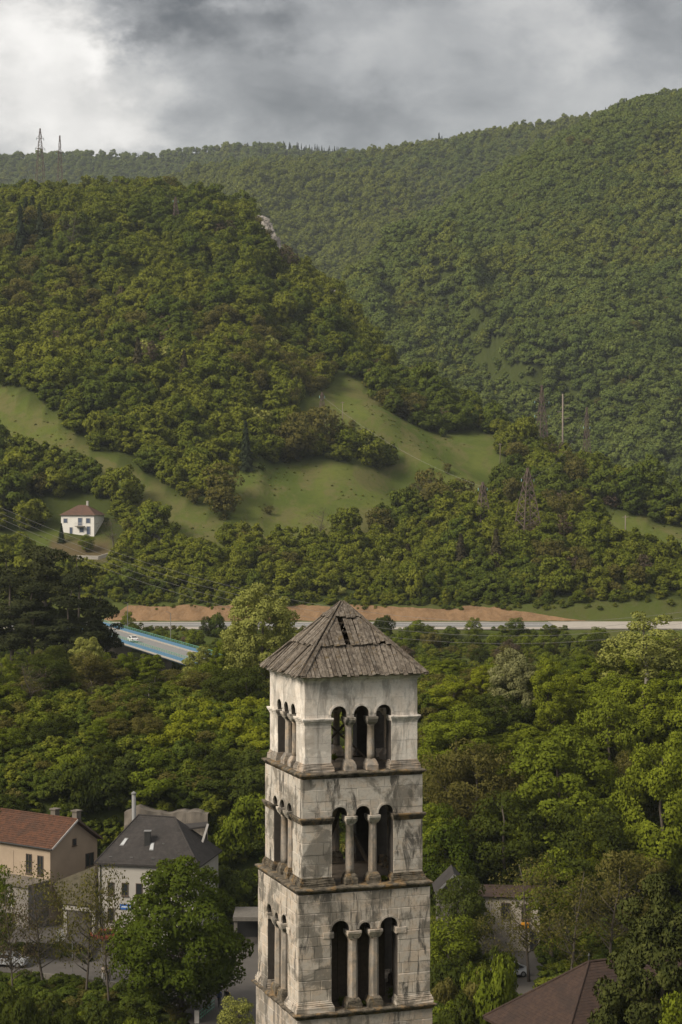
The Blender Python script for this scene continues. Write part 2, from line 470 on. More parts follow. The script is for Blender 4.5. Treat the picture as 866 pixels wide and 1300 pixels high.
# ------------------------------------------------------------------ leaves and trees
def leaves(P, Nn, size, rng, aspect=.6, rand=.7, elong=None, soft=1.0):
    """quads at P facing roughly Nn; returns V, Q, shading normals"""
    n = len(P)
    g = Nn + rng.normal(0, rand, (n, 3)); g /= np.linalg.norm(g, axis=1)[:, None] + 1e-9
    flip = (g * Nn).sum(1) < 0; g[flip] *= -1
    r = rng.normal(0, 1, (n, 3)) if elong is None else elong + rng.normal(0, .25, (n, 3))
    t = np.cross(g, r); t /= np.linalg.norm(t, axis=1)[:, None] + 1e-9
    b = np.cross(g, t)
    s = (size * rng.uniform(.6, 1.35, n))[:, None]
    if elong is not None: t, b = b, -t
    V = np.stack([P + t * s, P + b * s * aspect - g * s * .18, P - t * s, P - b * s * aspect - g * s * .18], 1).reshape(-1, 3)
    Q = np.arange(n * 4).reshape(n, 4)
    # keep geometric side outward
    nn = np.cross(V[1::4] - V[0::4], V[2::4] - V[0::4]); bad = (nn * g).sum(1) < 0
    Q[bad] = Q[bad][:, ::-1]
    sn = Nn + rng.normal(0, .22 * soft, (n, 3)) + g * .45 * soft
    sn /= np.linalg.norm(sn, axis=1)[:, None] + 1e-9
    return V, Q, np.repeat(sn, 4, 0)

def fib(n, rng, jit=.35):
    i = np.arange(n) + .5
    ph = np.arccos(1 - 2 * i / n); th = PI * (1 + 5 ** .5) * i + rng.uniform(0, 6.28)
    d = np.stack([np.cos(th) * np.sin(ph), np.sin(th) * np.sin(ph), np.cos(ph)], 1)
    d += rng.normal(0, jit, (n, 3)); d /= np.linalg.norm(d, axis=1)[:, None]
    return d

def make_lobes(rng, h, w, tf, n, shape, spread=1.0):
    zc = h * (tf + (1 - tf) * .46); a = w / 2; c = h * (1 - tf) / 2
    dd = fib(n, rng)
    rad = rng.uniform(.45, .86, n) ** .8
    C = dd * rad[:, None]
    z = C[:, 2]
    if shape == 'cone': k = np.clip(1.05 - .75 * (z + .75) / 1.6, .15, 1.1)
    elif shape == 'egg': k = np.clip(1.0 - .35 * z, .55, 1.25)
    elif shape == 'vase': k = np.clip(1.0 + .30 * z, .6, 1.2)
    else: k = np.ones(n)
    C[:, 0] *= k; C[:, 1] *= k
    r = rng.uniform(.26, .44, n) * (22.0 / n) ** .36
    C = C * np.array([a, a, c]) + np.array([0, 0, zc])
    rr = r * a * np.clip(k, .5, 1.1)
    return C, np.stack([rr, rr, rr * rng.uniform(.62, .85, n) * spread], 1)

def crown_points(rng, C, Rr, n, inner=.68, up=.25):
    w = Rr[:, 0] ** 2; w = w / w.sum()
    out_p = []; out_n = []; got = 0
    cen = C.mean(0)
    while got < n:
        k = rng.choice(len(C), n, p=w)
        d_ = rng.normal(0, 1, (n, 3)); d_[:, 2] += up; d_ /= np.linalg.norm(d_, axis=1)[:, None]
        p = C[k] + d_ * Rr[k] * rng.uniform(.72, 1.08, n)[:, None]
        keep = np.ones(n, bool)
        for j in range(len(C)):
            keep &= ~((((p - C[j]) / Rr[j]) ** 2).sum(1) < inner ** 2) | (k == j)
        p = p[keep]; d2 = d_[keep]
        o = p - cen; o /= np.linalg.norm(o, axis=1)[:, None] + 1e-9
        nn = d2 * .8 + o * .5 + np.array([0, 0, .25]); nn /= np.linalg.norm(nn, axis=1)[:, None]
        out_p.append(p); out_n.append(nn); got += len(p)
    return np.concatenate(out_p)[:n], np.concatenate(out_n)[:n]

def core_blobs(C, Rr, f=.62):
    """dark inner masses that stop the crown from being see-through (octahedra as quads)"""
    Vs = []; Qs = []; Ns = []
    base = np.array([(1, 0, 0), (0, 1, 0), (-1, 0, 0), (0, -1, 0), (0, 0, 1), (0, 0, -1)], float)
    q = np.array([(0, 1, 4, 4), (1, 2, 4, 4), (2, 3, 4, 4), (3, 0, 4, 4), (1, 0, 5, 5), (2, 1, 5, 5), (3, 2, 5, 5), (0, 3, 5, 5)])
    return base, q

def trunk_mesh(name, rng, h, r0, tops, lean=.03, mat=None, fork=.35, twigs=0, reach=.9, zmax=.8):
    mb = MB()
    n = 6
    ax = rng.normal(0, lean, 2)
    path = [(0, 0, -.4)]; 
    for i in range(1, n + 1):
        t = i / n
        path.append((ax[0] * h * t + rng.normal(0, .012) * h * t, ax[1] * h * t + rng.normal(0, .012) * h * t, h * zmax * t))
    rad = [r0 * 1.25] + [r0 * (1 - .82 * i / n) for i in range(1, n + 1)]
    mb.tube(path, rad, 7)
    pa = np.array(path)
    for c in tops:
        zt = max(fork * h * .6, min(c[2] - np.hypot(c[0], c[1]) * .7, h * zmax * .92))
        bx = np.interp(zt, pa[:, 2], pa[:, 0]); by = np.interp(zt, pa[:, 2], pa[:, 1])
        rr = np.interp(zt, pa[:, 2], rad) * .55
        e = np.array(c) * np.array([reach, reach, 1])
        mid = (np.array([bx, by, zt]) * .5 + e * .5) + np.array([0, 0, -.06 * np.linalg.norm(e - [bx, by, zt])]) + rng.normal(0, .03, 3) * np.linalg.norm(e)*.3
        mb.tube([(bx, by, zt), mid, e], [rr, rr * .6, rr * .16], 5)
        for q in range(twigs):
            s0 = rng.uniform(.35, .95); p0 = np.array([bx, by, zt]) * (1 - s0) + e * s0 if s0 > .5 else np.array([bx, by, zt]) * (1 - s0) + mid * s0
            dv = rng.normal(0, 1, 3); dv[2] = abs(dv[2]) + .5; dv /= np.linalg.norm(dv)
            l = h * rng.uniform(.07, .16)
            mb.tube([p0, p0 + dv * l * .5 + rng.normal(0, .03, 3) * l, p0 + dv * l], [rr * .24, rr * .18, rr * .06], 3, cap=False)
    return mb.mesh(name, mat or BARK, True)

class Kind:
    """one tree shape: crown mesh + trunk mesh with natural height and width"""
    def __init__(s, crown, trunk, h, w): s.crown, s.trunk, s.h, s.w = crown, trunk, h, w

def broadleaf(name, seed, h, w, nl, n, leaf, tf=.16, shape='egg', limbs=9, r0=None, bark=None, twigs=0, up=.25, rand=.7, lean=.02, inner=.68):
    rng = np.random.default_rng(seed)
    C, Rr = make_lobes(rng, h, w, tf, nl, shape)
    P, Nn = crown_points(rng, C, Rr, n, inner, up)
    V, Q, S = leaves(P, Nn, leaf, rng, rand=rand)
    crown = np_mesh(name + '_crown', V, Q, S, mats=[LEAF['mid']])
    pick = rng.choice(nl, min(limbs, nl), replace=False)
    tr = trunk_mesh(name + '_trunk', rng, h, r0 or h * .022, [C[k] for k in pick], lean, bark, twigs=twigs)
    return Kind(crown, tr, h, w)

def sparse_tree(name, seed, h, w, n, leaf, twigs=7, stems=1):
    rng = np.random.default_rng(seed)
    C, Rr = make_lobes(rng, h, w, .2, 22, 'vase')
    P, Nn = crown_points(rng, C, Rr * 1.1, n, .3, .1)
    V, Q, S = leaves(P, Nn, leaf, rng, rand=1.0)
    crown = np_mesh(name + '_crown', V, Q, S, mats=[LEAF['brown']])
    tr = trunk_mesh(name + '_trunk', rng, h, h * .013, list(C), .05, BARK, fork=.3, twigs=twigs, reach=1.0, zmax=.9)
    return Kind(crown, tr, h, w)

def conifer(name, seed, h, w, n, leaf, droop=.35, tiers=14):
    rng = np.random.default_rng(seed)
    t = rng.uniform(0, 1, n) ** 1.35
    k = np.floor(t * tiers) / tiers
    f = (t - k) * tiers
    rad = (1 - k) ** .85 * w / 2 * (1.0 - .55 * f) * rng.uniform(.35, 1.05, n) ** .5
    th = rng.uniform(0, 2 * PI, n)
    rad *= .8 + .3 * np.sin(th * 5 + k * 40)
    P = np.stack([np.cos(th) * rad, np.sin(th) * rad, h * (.06 + .94 * (k + f / tiers)) - rad * droop], 1)
    o = np.stack([np.cos(th), np.sin(th), np.full(n, .55)], 1); o /= np.linalg.norm(o, axis=1)[:, None]
    el = np.stack([np.cos(th), np.sin(th), np.full(n, -.45)], 1)
    V, Q, S = leaves(P, o, leaf, rng, aspect=.42, rand=.45, elong=el)
    crown = np_mesh(name + '_crown', V, Q, S, mats=[LEAF['spruce']])
    tr = trunk_mesh(name + '_trunk', rng, h, h * .014, [], .0, BARK, zmax=.97)
    return Kind(crown, tr, h, w)

def pine(name, seed, h, w, n, leaf):
    rng = np.random.default_rng(seed)
    nl = 26
    z = h * rng.uniform(.38, .97, nl)
    rr_ = w / 2 * np.clip(1.15 - ((z / h - .38) / .62) ** 1.6, .12, 1) * rng.uniform(.25, .9, nl)
    th = rng.uniform(0, 6.28, nl)
    C = np.stack([np.cos(th) * rr_, np.sin(th) * rr_, z], 1)
    r = w * rng.uniform(.12, .22, nl)
    Rr = np.stack([r, r, r * .42], 1)
    P, Nn = crown_points(rng, C, Rr, n, .6, .4)
    V, Q, S = leaves(P, Nn, leaf, rng, rand=.8, aspect=.4)
    crown = np_mesh(name + '_crown', V, Q, S, mats=[LEAF['pine']])
    tr = trunk_mesh(name + '_trunk', rng, h, h * .016, list(C[:16]), .01, BARK, fork=.4, zmax=.95)
    return Kind(crown, tr, h, w)

# near shapes: many small leaves; shapes for the wood across the river: fewer, larger clumps
K = {}
for i in range(3): K[f'maple{i}'] = broadleaf(f'maple{i}', 10 + i, 16, 13, 110, 30000, .18, .06, 'egg', 14, inner=.5)
for i in range(4): K[f'wood{i}'] = broadleaf(f'wood{i}', 20 + i, 12, 9, 64, 9500, .17, .08, ('egg', 'round', 'egg', 'vase')[i], 8)
for i in range(3): K[f'dome{i}'] = broadleaf(f'dome{i}', 25 + i, 14, 8.5, 120, 21000, .15, .08, ('egg', 'round', 'egg')[i], 10)
for i in range(2): K[f'tall{i}'] = broadleaf(f'tall{i}', 30 + i, 16, 8.5, 40, 11000, .16, .16, 'egg', 12, bark=BARK_PALE, rand=.9)
for i in range(3): K[f'shrub{i}'] = broadleaf(f'shrub{i}', 40 + i, 3.2, 3.8, 22, 3600, .13, .02, 'round', 5, r0=.06)
for i in range(3): K[f'loose{i}'] = broadleaf(f'loose{i}', 50 + i, 12, 7.5, 40, 4200, .17, .18, 'vase', 16, twigs=4, rand=1.0, inner=.4)
K['linden'] = broadleaf('linden', 58, 17, 11, 170, 32000, .15, .06, 'round', 12, inner=.5)
K['bigloose'] = broadleaf('bigloose', 57, 15, 13, 90, 15000, .16, .14, 'vase', 26, twigs=4, rand=1.0, inner=.4)
for i in range(3): K[f'sparse{i}'] = sparse_tree(f'sparse{i}', 60 + i, 13, 8, 1900, .13)
K['bare'] = sparse_tree('bare', 66, 13, 7, 500, .12, 9)
for i in range(2): K[f'pine{i}'] = pine(f'pine{i}', 70 + i, 21, 10, 8000, .26)
K['spruce'] = conifer('spruce', 80, 14, 6, 3600, .42)
K['evergreen'] = broadleaf('evergreen', 90, 17, 11, 120, 38000, .16, .03, 'egg', 6, rand=.9, inner=.5)

def tree(kind, name, leaf, x, y, top_z=None, width=None, z=None, label='', group=None, cat='tree', rot=None, h=None, rng=random):
    k = K[kind]
    if z is None: z = Hs(x, y)
    hh = h if h is not None else top_z - z
    ww = width if width is not None else hh * k.w / k.h
    ww = min(ww, hh * (1.9 if cat == 'shrub' else 1.15))
    t = empty(name, (x, y, z - .1), rot if rot is not None else rng.uniform(0, 6.28))
    t.scale = (ww / k.w, ww / k.w, hh / k.h)
    c = link('crown', k.crown, t)
    c.material_slots[0].link = 'OBJECT'; c.material_slots[0].material = LEAF[leaf]
    link('trunk', k.trunk, t)
    tag(t, label, cat, group)
    return t
def tree_px(kind, name, leaf, px, top, wpx, Y, label, group=None, cat='tree', **kw):
    """crown centre column px, crown top row, crown width in photo pixels, standing on the ground at distance Y"""
    p = at(px, top, Y)
    return tree(kind, name, leaf, p.x, Y, p.z, wpx * Y / F, label=label, group=group, cat=cat, **kw)

# ------------------------------------------------------------------ forest on the slopes (stuff) : instanced tree shapes
forest_shapes = bpy.data.collections.new('forest_tree_shapes')
def forest_shape(name, kind_leaf, seed, h, w, nl, n, leaf, shape='egg', con=False):
    if con:
        k = conifer(name, seed, h, w, n, leaf, tiers=9)
    else:
        rng = np.random.default_rng(seed)
        C, Rr = make_lobes(rng, h, w, .05, nl, shape)
        P, Nn = crown_points(rng, C, Rr, n, .7, .35)
        Nn = Nn + np.array([0, 0, .35]); Nn /= np.linalg.norm(Nn, axis=1)[:, None]
        V, Q, S = leaves(P, Nn, leaf, rng, aspect=.75, rand=.6, soft=.4)
        # inner hull so that no light leaks through the far crowns
        sph = fib(60, rng, 0.0)
        k = Kind(np_mesh(name, V, Q, S, mats=[LEAF[kind_leaf]]), None, h, w)
    k.crown.materials[0] = LEAF[kind_leaf]
    o = bpy.data.objects.new(name, k.crown)
    forest_shapes.objects.link(o)
    return o
FS = []
for i in range(5): forest_shape(f'a{i}_hill_tree', 'hill', 100 + i, 9, 8, 34, 2600, .30, ('egg', 'round', 'egg', 'vase', 'cone')[i])
for i in range(2): forest_shape(f'b{i}_dark_tree', 'hill2', 110 + i, 9, 7.5, 34, 2600, .30)
for i in range(1): forest_shape(f'c{i}_brown_tree', 'brown', 115 + i, 9, 7, 28, 1300, .28, 'vase')
forest_shape('d0_conifer', 'spruce', 118, 13, 6, 1400, 1100, .6, con=True)
for i in range(3): forest_shape(f'e{i}_far_tree', 'far', 120 + i, 10, 10, 26, 1500, .5, 'round')
forest_shape('f0_reddish', 'twig', 130, 9, 7, 22, 600, .34, 'vase')
forest_shape('g0_pale', 'pale', 131, 8, 7, 20, 1200, .4, 'round')
for i in range(2): forest_shape(f'h{i}_pale_lit_tree', 'far_pale_lit', 140 + i, 10, 9.5, 26, 1500, .5, 'round')
# child order in Collection Info is alphabetical: a0-4=0..4, b0-1=5,6, c0=7, d0=8, e0-2=9..11, f0=12, g0=13, h0-1=14,15

def forest(name, P, rot, scl, ind, label):
    me = bpy.data.meshes.new(name)
    me.vertices.add(len(P)); me.vertices.foreach_set('co', np.ascontiguousarray(P, np.float32).ravel())
    for an, ty, dat, key in (('t_rot', 'FLOAT_VECTOR', rot, 'vector'), ('t_scl', 'FLOAT_VECTOR', scl, 'vector'), ('t_idx', 'INT', ind, 'value')):
        a = me.attributes.new(an, ty, 'POINT')
        a.data.foreach_set(key, np.ascontiguousarray(dat, np.float32 if ty != 'INT' else np.int32).ravel())
    o = link(name, me)
    ng = bpy.data.node_groups.new(name + '_nodes', 'GeometryNodeTree')
    ng.interface.new_socket('Geometry', in_out='INPUT', socket_type='NodeSocketGeometry')
    ng.interface.new_socket('Geometry', in_out='OUTPUT', socket_type='NodeSocketGeometry')
    gi = ng.nodes.new('NodeGroupInput'); go = ng.nodes.new('NodeGroupOutput')
    ci = ng.nodes.new('GeometryNodeCollectionInfo'); ci.inputs[0].default_value = forest_shapes
    ci.inputs['Separate Children'].default_value = True; ci.inputs['Reset Children'].default_value = True
    ip = ng.nodes.new('GeometryNodeInstanceOnPoints'); ip.inputs['Pick Instance'].default_value = True
    def na(an, ty):
        n = ng.nodes.new('GeometryNodeInputNamedAttribute'); n.data_type = ty; n.inputs[0].default_value = an; return n.outputs[0]
    ng.links.new(gi.outputs[0], ip.inputs['Points'])
    ng.links.new(ci.outputs[0], ip.inputs['Instance'])
    ng.links.new(na('t_idx', 'INT'), ip.inputs['Instance Index'])
    ng.links.new(na('t_rot', 'FLOAT_VECTOR'), ip.inputs['Rotation'])
    ng.links.new(na('t_scl', 'FLOAT_VECTOR'), ip.inputs['Scale'])
    ng.links.new(ip.outputs[0], go.inputs[0])
    md = o.modifiers.new('trees', 'NODES'); md.node_group = ng
    tag(o, label, 'forest', kind='stuff')
    return o

rng = np.random.default_rng(7)
# elevation horizon per direction, to skip trees that nothing of can be seen
us = np.linspace(-.3, .3, 241); yy = np.arange(300, 3200, 8.0)
UU, YY = np.meshgrid(us, yy, indexing='ij')
EL = (H(UU * YY, YY) + 5 - CZ) / YY
RUN = np.maximum.accumulate(EL, axis=1)
def visible(x, y, z, h):
    ui = np.clip(np.round((x / y + .3) / .6 * 240).astype(int), 0, 240); yi = np.clip(((y - 300) / 8).astype(int) - 2, 0, len(yy) - 1)
    return (z + h - CZ) / y > RUN[ui, yi] - .004
def scatter(y0, y1, sp, umax):
    out = []
    y = y0
    while y < y1:
        xs = np.arange(-umax * y, umax * y, sp)
        out.append(np.stack([xs + rng.uniform(-.48, .48, len(xs)) * sp, y + rng.uniform(-.48, .48, len(xs)) * sp], 1)); y += sp
    return np.concatenate(out)
# the near hill
P2 = np.concatenate([scatter(518.6, 548, 3.3, .25), scatter(548, 985, 4.6, .25)])
x, y = P2[:, 0], P2[:, 1]; z = H(x, y)
_, t = hill(x / y, y, RA, 517.5, 30.5, 7, 11, 26)
px, py = project(x, y, z)
gap = np.zeros(len(x), bool)
for Pm in MEADOWS: gap |= in_poly(px, py, Pm)
stray = rng.uniform(0, 1, len(x)) < .018
keep = (t < 1.03) & (~gap | stray) & visible(x, y, z, 9)
keep &= ~((np.abs(px - 100) < 48) & (py > 640) & (py < 735))                        # the house and its bank
x, y, z, px, py, gap, t = (q[keep] for q in (x, y, z, px, py, gap, t))
n = len(x)
patch = fbm(x / 40, y / 40, 91, 3); pt2 = fbm(x / 70, y / 70, 57, 3)
ind = rng.integers(0, 5, n)
ind = np.where(patch + rng.normal(0, .08, n) > .58, rng.integers(5, 7, n), ind)
ind = np.where((pt2 > .62) & (rng.uniform(0, 1, n) < .3), 7, ind)
ind = np.where(rng.uniform(0, 1, n) < .012, 12, ind)
ind = np.where(rng.uniform(0, 1, n) < .008, 13, ind)
s = rng.uniform(.52, 1.12, n) * (.8 + .5 * fbm(x / 30, y / 30, 33, 2))
s = s * np.exp(rng.normal(0, .16, n))
s = np.where(gap, s * .35, s)
s = np.where(py > 690, s * .85, s)
s = np.where(y < 523, s * .5, np.where(y < 548, s * .85, s))
s = np.where((px < 75) & (py > 205) & (py < 330) & (px > 20) & (t > .75) & (rng.uniform(0, 1, n) < .5), s, s)
conz = ((px > 22) & (px < 78) & (py > 290) & (py < 325)) & (rng.uniform(0, 1, n) < .7)
ind = np.where(conz, np.where(rng.uniform(0, 1, n) < .5, 8, 5), ind)
scl = np.stack([s * rng.uniform(.85, 1.2, n), s * rng.uniform(.85, 1.2, n), s * rng.uniform(.85, 1.25, n)], 1)
rot = np.stack([rng.normal(0, .06, n), rng.normal(0, .06, n), rng.uniform(0, 6.28, n)], 1)
forest('hillside_forest', np.stack([x, y, z - .3], 1), rot, scl, ind, 'dense green spring wood covering the near hillside above the road')
nA = n
# the mountains behind
P2 = np.concatenate([scatter(970, 1900, 5.9, .235), scatter(1900, 2960, 8.4, .235)])
P3 = np.concatenate([scatter(970, 1900, 4.2, .235), scatter(1900, 2960, 6.5, .235)])
P3 = P3[(H(P3[:, 0], P3[:, 1] + 3) - H(P3[:, 0], P3[:, 1] - 3)) / 6 > .62]       # trees stand closer together on the map where the slope is steep
P2 = np.concatenate([P2, P3])
x, y = P2[:, 0], P2[:, 1]; z = H(x, y)
keep = visible(x, y, z, 9)
x, y, z = x[keep], y[keep], z[keep]; n = len(x)
px, py = project(x, y, z)
ind = rng.integers(9, 12, n)
light = fbm(x / 170, y / 170, 19, 3) + np.where((y > 1480) & (y < 2330) & (px < 433 + (y - 1300) * .72), .16, 0) + rng.normal(0, .05, n)  # offset puts the lit valley side behind the spur into leaf colour
ind = np.where(light > .58, rng.integers(14, 16, n), ind)
pt2 = fbm(x / 120, y / 120, 57, 3)
ind = np.where(rng.uniform(0, 1, n) < .012, 7, ind)
ind = np.where(rng.uniform(0, 1, n) < .06, 5, ind)
con = (y > 2350) & (rng.uniform(0, 1, n) < np.where((px > 360) & (px < 432), .85, np.where((px > 170) & (px < 370), .12, .03)))
con |= (y > 1600) & (py < 150) & (px > 755) & (px < 800) & (rng.uniform(0, 1, n) < .3)
con |= (y > 2000) & (py < 190) & (px > 535) & (px < 585) & (rng.uniform(0, 1, n) < .25)
ind = np.where(con, 8, ind)
s = rng.uniform(.45, 1.08, n) * (.75 + .5 * fbm(x / 50, y / 50, 71, 2))
s = s * np.exp(rng.normal(0, .14, n))
s = np.where(con, s * .8, s)
scl = np.stack([s, s, s * rng.uniform(.85, 1.2, n)], 1)
rot = np.stack([np.zeros(n), np.zeros(n), rng.uniform(0, 6.28, n)], 1)
forest('mountain_forest', np.stack([x, y, z - .3], 1), rot, scl, ind, 'hazy green forest covering the far mountain slopes below the sky')
print('forest', nA, n)

# ================================================================== the bell tower
TH = R(18.888)
TX, TY = 0.0485, 74.559
BASE = Hs(TX, TY) - .6
def stone_mat(name, white, warmth, stain):
    m, nt, out = new_mat(name)
    oi = N(nt, 'ShaderNodeObjectInfo')
    co = N(nt, 'ShaderNodeTexCoord').outputs['Object']
    sp = N(nt, 'ShaderNodeSeparateXYZ', {0: co})
    w1 = NOISE(nt, co, .75, 7, .66, .5)
    w2 = NOISE(nt, VM(nt, 'MULTIPLY', co, (1.5, 1.5, .34)), 1.3, 8, .70, .6)      # rain streaks
    w3 = NOISE(nt, co, 9.0, 6, .7)
    w4 = NOISE(nt, VM(nt, 'ADD', co, (7, 3, 1)), 2.3, 6, .65, .6)
    w5 = NOISE(nt, co, 42.0, 3, .6)
    c = MIX(nt, oi.outputs['Random'], tuple(v * .80 for v in white), white)
    c = MIX(nt, M(nt, 'MULTIPLY', SS(nt, w4, .42, .62), warmth), c, (.50, .36, .24))
    c = MIX(nt, M(nt, 'MULTIPLY', SS(nt, w3, .48, .64), .4), c, tuple(v * .55 for v in white))
    c = MIX(nt, M(nt, 'MULTIPLY', SS(nt, w2, .50, .60), stain), c, (.085, .078, .070))
    c = MIX(nt, M(nt, 'MULTIPLY', SS(nt, w1, .48, .58), stain * .8), c, (.13, .118, .10))
    c = MIX(nt, M(nt, 'MULTIPLY', SS(nt, w5, .60, .74), .45), c, (.10, .092, .082))
    hgt = M(nt, 'ADD', M(nt, 'MULTIPLY', w3, .6), M(nt, 'MULTIPLY', w5, .5))
    bp = N(nt, 'ShaderNodeBump', {'Height': hgt, 'Strength': .55, 'Distance': .03})
    b = N(nt, 'ShaderNodeBsdfPrincipled', {'Base Color': c, 'Roughness': .92, 'Specular IOR Level': .15, 'Normal': bp.outputs[0]})
    nt.links.new(b.outputs[0], out.inputs[0])
    return m
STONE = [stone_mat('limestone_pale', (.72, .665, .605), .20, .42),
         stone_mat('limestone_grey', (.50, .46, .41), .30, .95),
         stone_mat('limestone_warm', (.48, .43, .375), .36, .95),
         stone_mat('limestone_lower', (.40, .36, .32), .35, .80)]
COLST = stone_mat('limestone_column', (.32, .285, .25), .45, .55)
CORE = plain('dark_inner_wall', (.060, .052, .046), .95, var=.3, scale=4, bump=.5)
MORTAR = plain('pale_mortar', (.38, .35, .315), .95, var=.3, scale=5)
def ledge_mat():
    m, nt, out = new_mat('mossy_ledge_stone')
    co = N(nt, 'ShaderNodeTexCoord').outputs['Object']
    a = NOISE(nt, co, 3.2, 6, .7, .4); b_ = NOISE(nt, co, 11, 5, .7); e = NOISE(nt, VM(nt, 'ADD', co, (4, 9, 2)), 2.1, 5, .65, .5)
    c = MIX(nt, SS(nt, a, .35, .68), (.15, .128, .10), (.034, .030, .025))
    c = MIX(nt, M(nt, 'MULTIPLY', SS(nt, e, .50, .66), .7), c, (.26, .165, .075))
    c = MIX(nt, M(nt, 'MULTIPLY', SS(nt, b_, .50, .70), .6), c, (.045, .042, .034))
    c = MIX(nt, M(nt, 'MULTIPLY', SS(nt, NOISE(nt, co, 5.0, 4, .6), .62, .72), .45), c, (.075, .085, .025))
    bp = N(nt, 'ShaderNodeBump', {'Height': b_, 'Strength': .8, 'Distance': .05})
    s = N(nt, 'ShaderNodeBsdfPrincipled', {'Base Color': c, 'Roughness': .95, 'Specular IOR Level': .1, 'Normal': bp.outputs[0]})
    nt.links.new(s.outputs[0], out.inputs[0])
    return m
LEDGE = ledge_mat()
def board_mat():
    m, nt, out = new_mat('weathered_roof_board')
    oi = N(nt, 'ShaderNodeObjectInfo')
    co = VM(nt, 'ADD', N(nt, 'ShaderNodeTexCoord').outputs['Object'], N(nt, 'ShaderNodeCombineXYZ', {0: M(nt, 'MULTIPLY', oi.outputs['Random'], 30.0), 1: 0.0, 2: 0.0}).outputs[0])
    grain = NOISE(nt, VM(nt, 'MULTIPLY', co, (26, 1.6, 4)), 1.0, 6, .7, .4)
    blot = NOISE(nt, co, 6.5, 6, .75, .3)
    moss = NOISE(nt, VM(nt, 'ADD', co, (3, 5, 1)), 2.6, 5, .7, .6)
    c = MIX(nt, oi.outputs['Random'], (.105, .086, .068), (.190, .160, .130))
    c = MIX(nt, M(nt, 'MULTIPLY', SS(nt, grain, .40, .64), .75), c, (.062, .052, .043))
    c = MIX(nt, M(nt, 'MULTIPLY', SS(nt, blot, .50, .62), .7), c, (.22, .195, .165))
    c = MIX(nt, M(nt, 'MULTIPLY', SS(nt, blot, .47, .39), .85), c, (.045, .038, .032))
    c = MIX(nt, M(nt, 'MULTIPLY', SS(nt, moss, .56, .68), .65), c, (.105, .070, .025))
    bp = N(nt, 'ShaderNodeBump', {'Height': M(nt, 'ADD', grain, blot), 'Strength': .9, 'Distance': .03})
    s = N(nt, 'ShaderNodeBsdfPrincipled', {'Base Color': c, 'Roughness': .9, 'Specular IOR Level': .15, 'Normal': bp.outputs[0]})
    nt.links.new(s.outputs[0], out.inputs[0])
    return m
BOARD = board_mat()
TIMBER = plain('old_timber', (.075, .058, .042), .9, var=.3, scale=8)

tower = empty('bell_tower', (TX, TY, BASE), TH)
tag(tower, 'tall weathered stone bell tower with arched openings and grey plank roof', 'tower')
def zt(zrel): return CZ + zrel - BASE
Z_EAVE, Z_APEX = zt(-6.83), zt(-4.24)
LEDZ = [zt(-10.51), zt(-14.83), zt(-19.54)]
LEDA = [2.57, 2.785, 2.895]
FRNG = random.Random(5)
def fpt(k, s, dd, z):
    return ((s, -dd, z), (dd, s, z), (-s, dd, z), (-dd, -s, z))[k]

# storeys: base, top, half width, opening edges on a face, springing height, arch stilt, pier edge
def storey(z0, z1, w, pier, op, mid, col, spring, rise):
    s0 = -w + pier
    ops = [(s0, s0 + op), (s0 + op + col, s0 + op + col + mid), (s0 + op + 2 * col + mid, s0 + 2 * op + 2 * col + mid)]
    return dict(z0=z0, z1=z1, w=w, ops=ops, spring=spring, rise=rise, pier=pier, col=col)
ST = [storey(LEDZ[0], Z_EAVE - .02, 2.29, 1.065, .62, .60, .30, LEDZ[0] + 2.06, .12),
      storey(LEDZ[1], LEDZ[0] - .24, 2.45, 1.205, .61, .60, .335, LEDZ[1] + 2.62, .06),
      storey(LEDZ[2], LEDZ[1] - .24, 2.68, 1.34, .71, .46, .40, LEDZ[2] + 3.0, .05),
      dict(z0=-.5, z1=LEDZ[2] - .24, w=2.75, ops=[], spring=0, rise=0, pier=2.75, col=0)]
WT = .56       # wall thickness
def arch_top(st, s):
    for a, b in st['ops']:
        if a < s < b:
            r = (b - a) / 2 + .015
            return st['spring'] + st['rise'] + math.sqrt(max(0.0, r * r - (s - (a + b) / 2) ** 2))
    return -1e9
def outline(st, w):
    pts = [(-w, st['z0'])]
    for i, (a, b) in enumerate(st['ops']):
        pts.append((a, st['z0'] if i == 0 else st['spring']))
        for q in range(15):
            an = PI - PI * q / 14
            pts.append(((a + b) / 2 + (b - a) / 2 * math.cos(an), st['spring'] + st['rise'] + (b - a) / 2 * math.sin(an)))
        pts.append((b, st['z0'] if i == len(st['ops']) - 1 else st['spring']))
    pts += [(w, st['z0']), (w, st['z1']), (-w, st['z1'])]
    return pts
